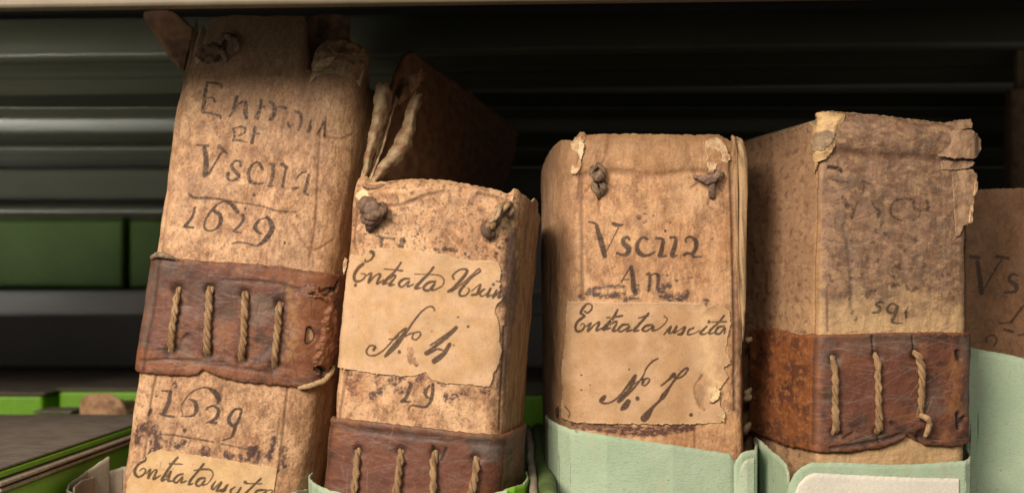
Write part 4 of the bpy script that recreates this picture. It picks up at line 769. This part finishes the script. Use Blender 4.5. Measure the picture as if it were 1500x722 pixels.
patch(b3, 'paper_label', [(826, 441), (845, 441), (900, 442), (940, 442), (1000, 443), (1030, 444), (1034, 450), (1044, 446), (1060, 450), (1069, 454), (1070, 475), (1066, 492), (1065, 505), (1063, 515), (1068, 524), (1072, 531), (1060, 538), (1064, 545), (1067, 552), (1060, 562), (1053, 570), (1055, 580), (1054, 592), (1062, 603), (1060, 614), (1055, 620), (1000, 621), (900, 621), (840, 619), (814, 615), (815, 560), (820, 500)], .0006, paint_l3, ragged=.0014, curl=.0011)
patch(b3, 'torn_flap', [(1034, 568), (1044, 562), (1054, 572), (1052, 583), (1042, 590), (1036, 584)], .0014, paint_skin(np.array([.66, .5, .29]), np.array([.55, .38, .2])), 'paper', .0012, .001, .0004)
patch(b3, 'torn_flap', [(1052, 606), (1060, 600), (1063, 608), (1060, 618), (1053, 616)], .0014, paint_skin(np.array([.66, .5, .29]), np.array([.5, .33, .18])), 'paper', .0012, .001, .0004)
patch(b3, 'torn_flap', [(836, 208), (842, 200), (852, 196), (857, 206), (853, 226), (851, 246), (846, 256), (838, 254), (836, 230)], .0008, paint_skin(FIB * .9, MD), 'vellum', .0014, .002, .0007)
patch(b3, 'torn_flap', [(848, 212), (853, 204), (857, 212), (855, 228), (852, 238), (847, 224)], .0022, paint_skin(np.array([.7, .56, .36]), FIB), 'vellum', .001, .001, .0006)
patch(b3, 'torn_flap', [(1032, 206), (1050, 198), (1058, 206), (1066, 222), (1070, 234), (1062, 240), (1052, 236), (1046, 252), (1038, 256), (1034, 235)], .001, paint_skin(FIB * .85, MD), 'vellum', .0014, .002, .0007)
for k, (pts, c) in enumerate([([(878, 240, .0008, 3), (869, 248, .003, 5), (868, 256, .003, 5), (876, 258, .0045, 6)], (.27, .18, .11)), ([(876, 241, .001, 3), (882, 248, .004, 4.5), (884, 256, .004, 5), (878, 264, .005, 7)], (.25, .16, .1)), ([(870, 262, .003, 7), (878, 260, .006, 9), (886, 262, .003, 5)], (.3, .2, .14)), ([(873, 268, .002, 5), (871, 276, .003, 6), (876, 283, .003, 5), (877, 291, .001, 2)], (.28, .19, .115)), ([(880, 268, .003, 5), (884, 276, .003, 5.5), (880, 284, .002, 4), (876, 292, .0005, 2)], (.24, .155, .1))]):
    tube('knot', [on(b3, a, b, o) for a, b, o, r in pts], [r * K * .85 for *_, r in pts], M['hide'], b3.o, 12, tuple(np.array(c) * .8), tuple(np.array(c) * .3), .5, .55, 90 + k)
for k, (pts, c) in enumerate([([(1015, 260, .001, 2.5), (1022, 261, .003, 4), (1032, 264, .0045, 6), (1042, 258, .004, 6), (1046, 254, .001, 3)], (.27, .175, .12)), ([(1038, 264, .004, 5), (1048, 258, .005, 6.5), (1056, 257, .003, 5), (1058, 260, .0008, 3)], (.32, .22, .15)), ([(1038, 262, .004, 5.5), (1040, 272, .0045, 6), (1041, 281, .003, 6), (1043, 290, .001, 5)], (.3, .2, .14)), ([(1026, 264, .002, 3), (1036, 268, .0055, 5), (1046, 263, .005, 4)], (.22, .14, .1))]):
    tube('knot', [on(b3, a, b, o) for a, b, o, r in pts], [r * K * .85 for *_, r in pts], M['hide'], b3.o, 12, tuple(np.array(c) * .8), tuple(np.array(c) * .35), .4, .6, 100 + k)
for k, (pts, c) in enumerate([([(1074, 199, -.001, 2), (1076, 205, .0012, 4), (1078, 250, .002, 4), (1079, 320, .0018, 3.5), (1083, 420, .0012, 3), (1086, 500, .0002, 2), (1086, 540, -.001, 1.5)], (.36, .225, .115)), ([(1080, 201, -.001, 3), (1086, 212, .002, 5.5), (1089, 250, .0028, 6.5), (1089, 320, .0028, 6), (1089, 380, .0022, 5.5), (1090, 440, .0016, 4), (1090, 470, .0004, 2.5), (1090, 500, -.001, 1.5)], (.40, .265, .14))]):
    tube('curled_edge', [(lambda q: (q[0], -o + .004, q[1]))([v[0] for v in b3.uv(a, b)]) for a, b, o, r in pts], [r * K for *_, r in pts], M['vellum'], b3.o, 14, c, tuple(np.array(c) * .35), .38, .8, 110 + k)
patch(b3, 'torn_corner', [(798, 600), (806, 597), (804, 612), (800, 616)], .001, paint_skin(DK * .4, DK * .3), 'hide', .001, .001, .0006)
pages(b3, -.040, .042, .012, .125, .075)

# ------------------------------------------------------------------ ledger four: grimy, three stitches
b4 = Ledger(1300, 330, -.018, 12.5, .7, [(-.037, .15), (-.0395, .04), (-.0402, .004), (-.0385, .0004), (-.02, -.0012), (0, -.0018), (.03, -.001), (.0475, .0006), (.0502, .004), (.0505, .02), (.048, .15)],
            'dark grimy ledger with torn corners, a broad leather band and three rope stitches', 53, .962)
b4.head_h, b4.head_d, b4.squash = .006, .004, -.04
B4A = S('188,80,18 240,92,28 302,100,12; 265,238,32 300,320,38; 392,275,12 335,412,30; 340,400,30; 425,98,24 502,120,14; 440,120,14 440,185,10; 505,272,16 540,330,18 577,362,34 560,405,28; 862,255,16 770,248,24 700,280,20 673,350,16 700,410,26 765,437,24; 885,280,28 890,340,28 1002,340,30 1000,258,24; 360,345,20; 480,368,18; 880,435,22', 1190, 250, 6)
B4B = S('612,440,15 580,433,15 548,455,22 580,485,27 570,522,24 518,525,15; 742,470,16 690,448,18 648,482,27 655,522,24 700,527,15 738,480,27 708,562,32 688,602,27 720,617,17 782,620,10; 812,518,26 815,567,22; 832,478,11 818,500,11', 1190, 370, 6)
B4C = S('545,545,26; 620,555,36; 495,635,30 520,630,20; 450,690,20; 330,615,24; 800,700,30; 560,600,16; 555,650,14; 900,615,26; 690,630,16; 540,520,24; 590,480,20', 1190, 250, 6) + \
      S('560,75,40; 735,115,50 745,130,30; 660,190,26 710,215,24; 700,290,40 745,285,20; 820,300,34 850,335,24 905,310,24; 470,380,40; 500,340,26 540,335,20; 320,400,24; 300,350,16; 340,75,30; 420,180,20; 360,225,24 330,230,14; 980,115,30; 1140,205,26; 1200,190,40; 1240,400,30; 1180,265,24; 1130,375,26; 990,640,20; 170,260,18 150,200,14; 350,520,40; 380,590,30', 1190, 370, 6)
def paint_b4(p):
    g = np.array([.25, .155, .095]); zt = p.b.uv(1300, 200)[1][0]
    p.vellum(np.array([.30, .19, .12]), g, DK, .5)
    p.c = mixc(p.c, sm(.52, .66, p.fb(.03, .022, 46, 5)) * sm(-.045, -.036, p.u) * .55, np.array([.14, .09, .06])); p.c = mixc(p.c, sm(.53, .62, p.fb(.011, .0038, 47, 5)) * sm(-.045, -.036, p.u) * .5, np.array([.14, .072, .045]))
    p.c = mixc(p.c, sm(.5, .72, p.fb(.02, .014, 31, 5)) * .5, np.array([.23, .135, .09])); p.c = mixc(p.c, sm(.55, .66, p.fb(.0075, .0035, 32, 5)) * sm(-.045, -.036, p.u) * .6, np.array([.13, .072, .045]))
    p.c = mixc(p.c, sm(.58, .72, p.fb(.012, .012, 36, 4)) * .45, np.array([.13, .095, .07])); p.c = mixc(p.c, sm(.62, .72, p.fb(.006, .0045, 38, 5)) * .55, np.array([.36, .23, .12]))
    zb = p.b.uv(1300, 470)[1][0]; p.c = mixc(p.c, sm(zb + .022, zb - .004, p.z + (p.fb(.015, .012, 33) - .5) * .03) * .85, np.array([.50, .335, .175]))
    p.c = mixc(p.c, sm(-.038, -.042, p.u + (p.fb(.006, .02, 34) - .5) * .004) * .6, np.array([.40, .245, .135])); p.c = mixc(p.c, sm(-.06, -.085, p.u + (p.fb(.01, .03, 35) - .5) * .02) * .4, np.array([.32, .19, .11]))
    p.tint(S('1195,330,8 1192,420,12 1190,480,12'), np.array([.48, .28, .12]), .6, .006, .012)
    m = sm(.64, .72, p.fb(.0032, .0045, 39, 4)) * sm(-.045, -.055, p.u) ; p.c = mixc(p.c, m * .6, np.array([.15, .075, .05]))
    p.write(B4A, .78, .4, .0012, .0022); p.write(B4C, .7, .4, .0022, .002); p.write(B4B, .88, .2)
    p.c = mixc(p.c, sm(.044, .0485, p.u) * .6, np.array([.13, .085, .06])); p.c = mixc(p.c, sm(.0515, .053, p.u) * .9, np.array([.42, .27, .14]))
    p.groove(S('1222,222,2 1260,228,2 1330,232,1.5 1400,236,1.5'), .0012, .0022, DK * .7, .4); d = p.dist(S('1235,200,1 1420,208,1'), .02); p.d += np.exp(-(d / .0085) ** 2) * .0030
    p.groove(S('1196,250,1 1191,330,1 1188,420,1 1189,490,1'), .0004, .0006, DK * .6, .5); p.groove(S('1212,420,1 1213,485,1'), .0003, .0005, DK * .6, .5); p.groove(S('1215,245,1.5 1230,248,2 1233,252,1'), .0012, .0006, LD * .5, .9)
    p.groove(S('1235,330,1 1245,390,1 1247,450,1; 1404,260,2 1402,320,2'), .0005, .0012, np.array([.1, .075, .065]), .5)
    p.d += (p.fb(.006, .003, 44, 4) - .5) * .0003
    p.scratches(150, -.09, .045, -.06, .07, DK * .6, .45, 1, .01, (-.4, .5)); p.scratches(80, -.09, .045, -.06, .07, np.array([.42, .27, .15]), .4, 2, .012, (-.6, .6))
zs4 = b4.uv(1196, 176)[1][0]
cover(b4, -.14, .06, paint_b4, [('u', -.2, zs4), ('u', -.075, zs4), ('u', -.05, zs4 + .0005), ('u', -.0435, zs4 - .001), (1193, 182), (1198, 170), (1204, 163), (1225, 163), (1245, 165), (1290, 169), (1340, 175), (1385, 180), (1405, 181), (1420, 186), ('u', .2, zs4 - .004)])
zt4, zb4 = b4.uv(1200, 490)[1][0], b4.uv(1200, 661)[1][0]
def paint_s4(p):
    p.leather(); e = p.u + (p.fb(.004, .012, 61) - .5) * .004; p.c = mixc(p.c, sm(-.037, -.041, e) * .85, np.array([.24, .085, .028]))
    m = sm(.45, .62, p.fb(.010, .013, 62, 5)) * sm(-.04, -.045, p.u); p.c = mixc(p.c, m * .7, np.array([.085, .032, .022])); m = sm(.55, .7, p.fb(.003, .003, 63, 4)) * sm(-.04, -.045, p.u); p.c = mixc(p.c, m * .55, np.array([.36, .155, .05]))
    p.tint(S('1300,560,90 1260,560,80'), LE * 1.1, .5, .008, .01); p.tint(S('1395,530,16 1392,600,18; 1380,640,14'), np.array([.26, .11, .04]), .65, .004, .01, .004); p.tint(S('1408,500,12 1412,560,10 1411,600,10'), LG * .8, .7, .002, .006); p.tint(S('1320,500,40 1280,498,30 1245,502,30'), LG * .9, .4, .005, .01); p.tint(S('1360,570,20'), LD * 1.5, .5, .004, .008)
    p.tint(S('1240,650,10 1290,640,16 1320,630,10; 1215,640,14'), LG * .8, .4, .003, .008)
    p.groove(S('1200,495,1 1198,560,1 1197,650,1'), .0005, .0008, LD, .6); p.groove(S('1273,492,1 1274,515,1; 1331,492,1 1333,516,1; 1280,632,1 1283,645,1; 1245,632,1 1232,640,1'), .0005, .0006, LD * .5, .8)
    p.groove(S('1220,525,6; 1221,632,6; 1279,522,6; 1281,632,6; 1336,519,6; 1344,636,6'), .0016, .0022, LD * .6, .8); p.groove(S('1398,516,3 1400,524,3; 1400,618,3 1408,612,2; 1399,606,2 1400,624,2'), .0018, .0012, LD * .4, .9)
    p.groove(S('1215,655,1 1250,650,1.5 1290,642,1.5 1322,632,2; 1300,618,1 1324,634,2 1340,640,1'), .0009, .0009, LD, .7); p.groove(S('1212,500,2 1300,497,2 1400,497,2'), .0004, .0018, LD, .3)
    hz = [(-.075, .5), (-.062, .42), (-.092, .35), (-.055, .8), (-.07, .72)]
    for uu, t in hz:
        d = np.hypot((p.u - uu), (p.z - (zb4 + (zt4 - zb4) * t)) * .6) - .0012 + (p.fb(.002, .002, 66, 3) - .5) * .002; p.d -= sm(.0004, -.001, d) * .0015; p.c = mixc(p.c, sm(.0004, -.0004, d) * .8, LD * .5)
    p.edge_wear(p.zt, p.zb_, LO * .8); p.scratches(90, -.04, .045, zb4, zt4, LG * 1.6, .3, 3, .02, (-.3, .5)); p.scratches(60, -.13, -.04, zb4, zt4, LD, .5, 4, .02, (1.3, 1.8)); p.scratches(5, .01, .04, zb4, zt4, LG * 2.2, .5, 6, .02, (.7, 1.3))
s4 = strap(b4, -.136, .074, [('u', -.136, zt4 + .001), ('u', -.1, zt4 + .0025), ('u', -.08, zt4 + .001), ('u', -.06, zt4 - .001), ('u', -.044, zt4 + .0002), (1205, 490), (1240, 489), (1300, 487), (1360, 486), (1416, 487), ('u', .074, b4.uv(1416, 487)[1][0])],
           [('u', -.136, zb4 + .003), ('u', -.11, zb4 + .001), ('u', -.08, zb4 - .0005), ('u', -.044, zb4), (1200, 661), (1250, 660), (1290, 653), (1316, 643), (1323, 636), (1330, 640), (1350, 650), (1390, 653), (1412, 650), ('u', .074, b4.uv(1412, 649)[1][0])], .0032, paint_s4)
for i, st in enumerate([[(1219, 520), (1218, 555), (1219, 600), (1221, 635)], [(1279, 516), (1278, 550), (1279, 600), (1281, 634)], [(1336, 514), (1343, 545), (1341, 585), (1340, 618)]]):
    rope(b4, st, 13, .0032, s4, 140 + i)
tube('cord_end', [on(b4, 1336, 606, .006), on(b4, 1344, 610, .008), on(b4, 1350, 618, .007), on(b4, 1348, 632, .0058), on(b4, 1346, 638, .005)], [3.4 * K, 5 * K, 4.6 * K, 4.4 * K, 3.2 * K], M['cord'], s4, 10, (.46, .31, .17), (.25, .15, .08), .2, .9, 150)
for k, (t, l) in enumerate([(.93, .003), (.45, .006), (.38, .004), (.12, .007)]):
    z = zb4 + (zt4 - zb4) * t; a = bk = b4.surf(np.array([-.131]), np.array([z]), .003)[0]; c = b4.surf(np.array([-.136]), np.array([z - l]), .0045)[0]
    tube('cord_end', [tuple(a), tuple((a + c) / 2 + np.array([-.001, 0, .0004])), tuple(c)], [.0012, .0022, .0012], M['cord'], s4, 8, (.55, .4, .24), (.35, .22, .12), .3, .9, 160 + k)
def flap(bk, outline, off, light, dark, lift=None, mat='vellum', thick=.0008, ragged=.0014, curl=.0007, x_end=None):
    o = patch(bk, 'torn_flap', outline, off, paint_skin(light, dark, .006), mat, curl, ragged, thick, lift)
    return o
_surf = b4.surf
def flat_surf(u, z, off=0.0):                        # stiff torn skin that juts straight out past the corner
    q = _surf(np.minimum(u, .043), z, off); q[:, 0] += np.maximum(u - .043, 0); q[:, 1] += np.maximum(u - .047, 0) * .25; return q
b4.surf = flat_surf
GL, GD = np.array([.31, .2, .12]), np.array([.2, .12, .075])
flap(b4, [(1386, 179), (1405, 175), (1426, 174), (1430, 181), (1424, 187), (1412, 190), (1386, 192)], .0014, GL * 1.15, GD, lambda p: .0022 * sm(.03, .055, p.u) - .001)
flap(b4, [(1372, 194), (1400, 190), (1418, 191), (1432, 196), (1440, 203), (1440, 218), (1434, 230), (1420, 234), (1390, 233), (1372, 230)], .0006, GL, GD * 1.2, lambda p: .0034 * sm(.028, .042, p.u) - .003 * sm(.05, .057, p.u))
flap(b4, [(1376, 236), (1424, 235), (1427, 240), (1418, 247), (1400, 250), (1378, 249)], .0012, GL * 1.1, GD, lambda p: .0014 * sm(.034, .055, p.u) - .0008)
flap(b4, [(1394, 254), (1404, 249), (1424, 248), (1432, 256), (1431, 276), (1427, 290), (1426, 306), (1421, 312), (1424, 326), (1412, 332), (1408, 342), (1402, 350), (1397, 310)], .0003, GL * 1.1, GD * 1.1, lambda p: .0016 * sm(.042, .055, p.u))
flap(b4, [(1425, 268), (1431, 266), (1429, 284), (1425, 290)], .0025, FIB * .9, MD); flap(b4, [(1420, 302), (1426, 300), (1423, 326), (1415, 328)], .0022, FIB * .9, MD)
b4.surf = _surf
patch(b4, 'torn_flap', [(1203, 164), (1222, 162), (1242, 166), (1232, 182), (1226, 200), (1222, 215), (1216, 228), (1205, 236), (1198, 246), (1192, 252), (1193, 238), (1192, 226), (1187, 214), (1181, 206), (1190, 192), (1196, 180)], .0012, paint_skin(np.array([.54, .37, .185]), np.array([.42, .27, .13])), 'vellum', .0014, .0024, .001, lambda p: .0018 * sm(.0, .004, p.ed))
patch(b4, 'torn_flap', [(1197, 200), (1210, 190), (1222, 194), (1216, 212), (1208, 220), (1199, 224), (1195, 212)], .0034, paint_skin(np.array([.32, .23, .14]), np.array([.22, .15, .09])), 'hide', .0003, .002, .0004)
pages(b4, -.033, .036, .012, .145, .06)

# ------------------------------------------------------------------ ledgers further back
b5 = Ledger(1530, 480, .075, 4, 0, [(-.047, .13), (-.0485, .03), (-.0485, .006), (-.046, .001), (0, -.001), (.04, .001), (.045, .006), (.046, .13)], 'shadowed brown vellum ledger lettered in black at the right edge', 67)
B5A = S('100,110,20 150,115,20; 255,108,20 328,121,16; 140,140,26 155,240,30 165,335,30; 282,128,9 180,310,9; 382,228,12 350,218,16 333,255,22 375,292,32 368,326,22 305,332,12; 430,405,10 400,440,14 365,490,14 340,515,10; 275,525,9 350,518,8; 300,562,14 355,577,18; 190,640,9 200,605,9 240,600,12 255,630,11 240,665,9; 390,600,8 430,590,10; 480,240,30 500,300,20', 1400, 350, 4.25)
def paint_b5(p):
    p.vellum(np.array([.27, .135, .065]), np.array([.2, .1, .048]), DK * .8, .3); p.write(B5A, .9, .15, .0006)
b5.ztop = None
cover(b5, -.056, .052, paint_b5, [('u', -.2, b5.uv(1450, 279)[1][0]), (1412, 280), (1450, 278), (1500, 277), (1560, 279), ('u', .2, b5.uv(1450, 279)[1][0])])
pages(b5, -.041, .036, .012, .125, .07)
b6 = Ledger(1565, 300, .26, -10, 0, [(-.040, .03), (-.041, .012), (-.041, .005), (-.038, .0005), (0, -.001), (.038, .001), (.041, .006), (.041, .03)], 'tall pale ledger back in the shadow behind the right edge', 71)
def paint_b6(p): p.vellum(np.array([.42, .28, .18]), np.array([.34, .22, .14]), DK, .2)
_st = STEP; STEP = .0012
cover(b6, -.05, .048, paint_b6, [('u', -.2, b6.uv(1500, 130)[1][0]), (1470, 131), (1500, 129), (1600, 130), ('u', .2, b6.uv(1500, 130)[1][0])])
pages(b6, -.034, .034, .008, .028, .12)
b7 = Ledger(147, 600, .285, -4, 0, [(-.014, .055), (-.0185, .03), (-.019, .008), (-.016, .001), (0, -.002), (.016, .001), (.019, .008), (.0185, .03), (.016, .055)], 'small worn tan book end showing above the large grey-topped green box', 73)
def paint_b7(p):
    p.vellum(LT * .95, MD, DK, .2); p.tint(S('168,590,14 176,600,14; 120,582,8'), DK * .7, .8, .004, .012, .006)
cover(b7, -.03, .03, paint_b7, [('u', -.2, b7.uv(112, 600)[1][0]), (108, 600), (114, 590), (122, 581), (135, 578), (150, 576), (164, 578), (174, 584), (182, 594), (186, 602), ('u', .2, b7.uv(186, 602)[1][0])])
pages(b7, -.013, .013, .008, .045, b7.uv(150, 590)[1][0])
STEP = _st
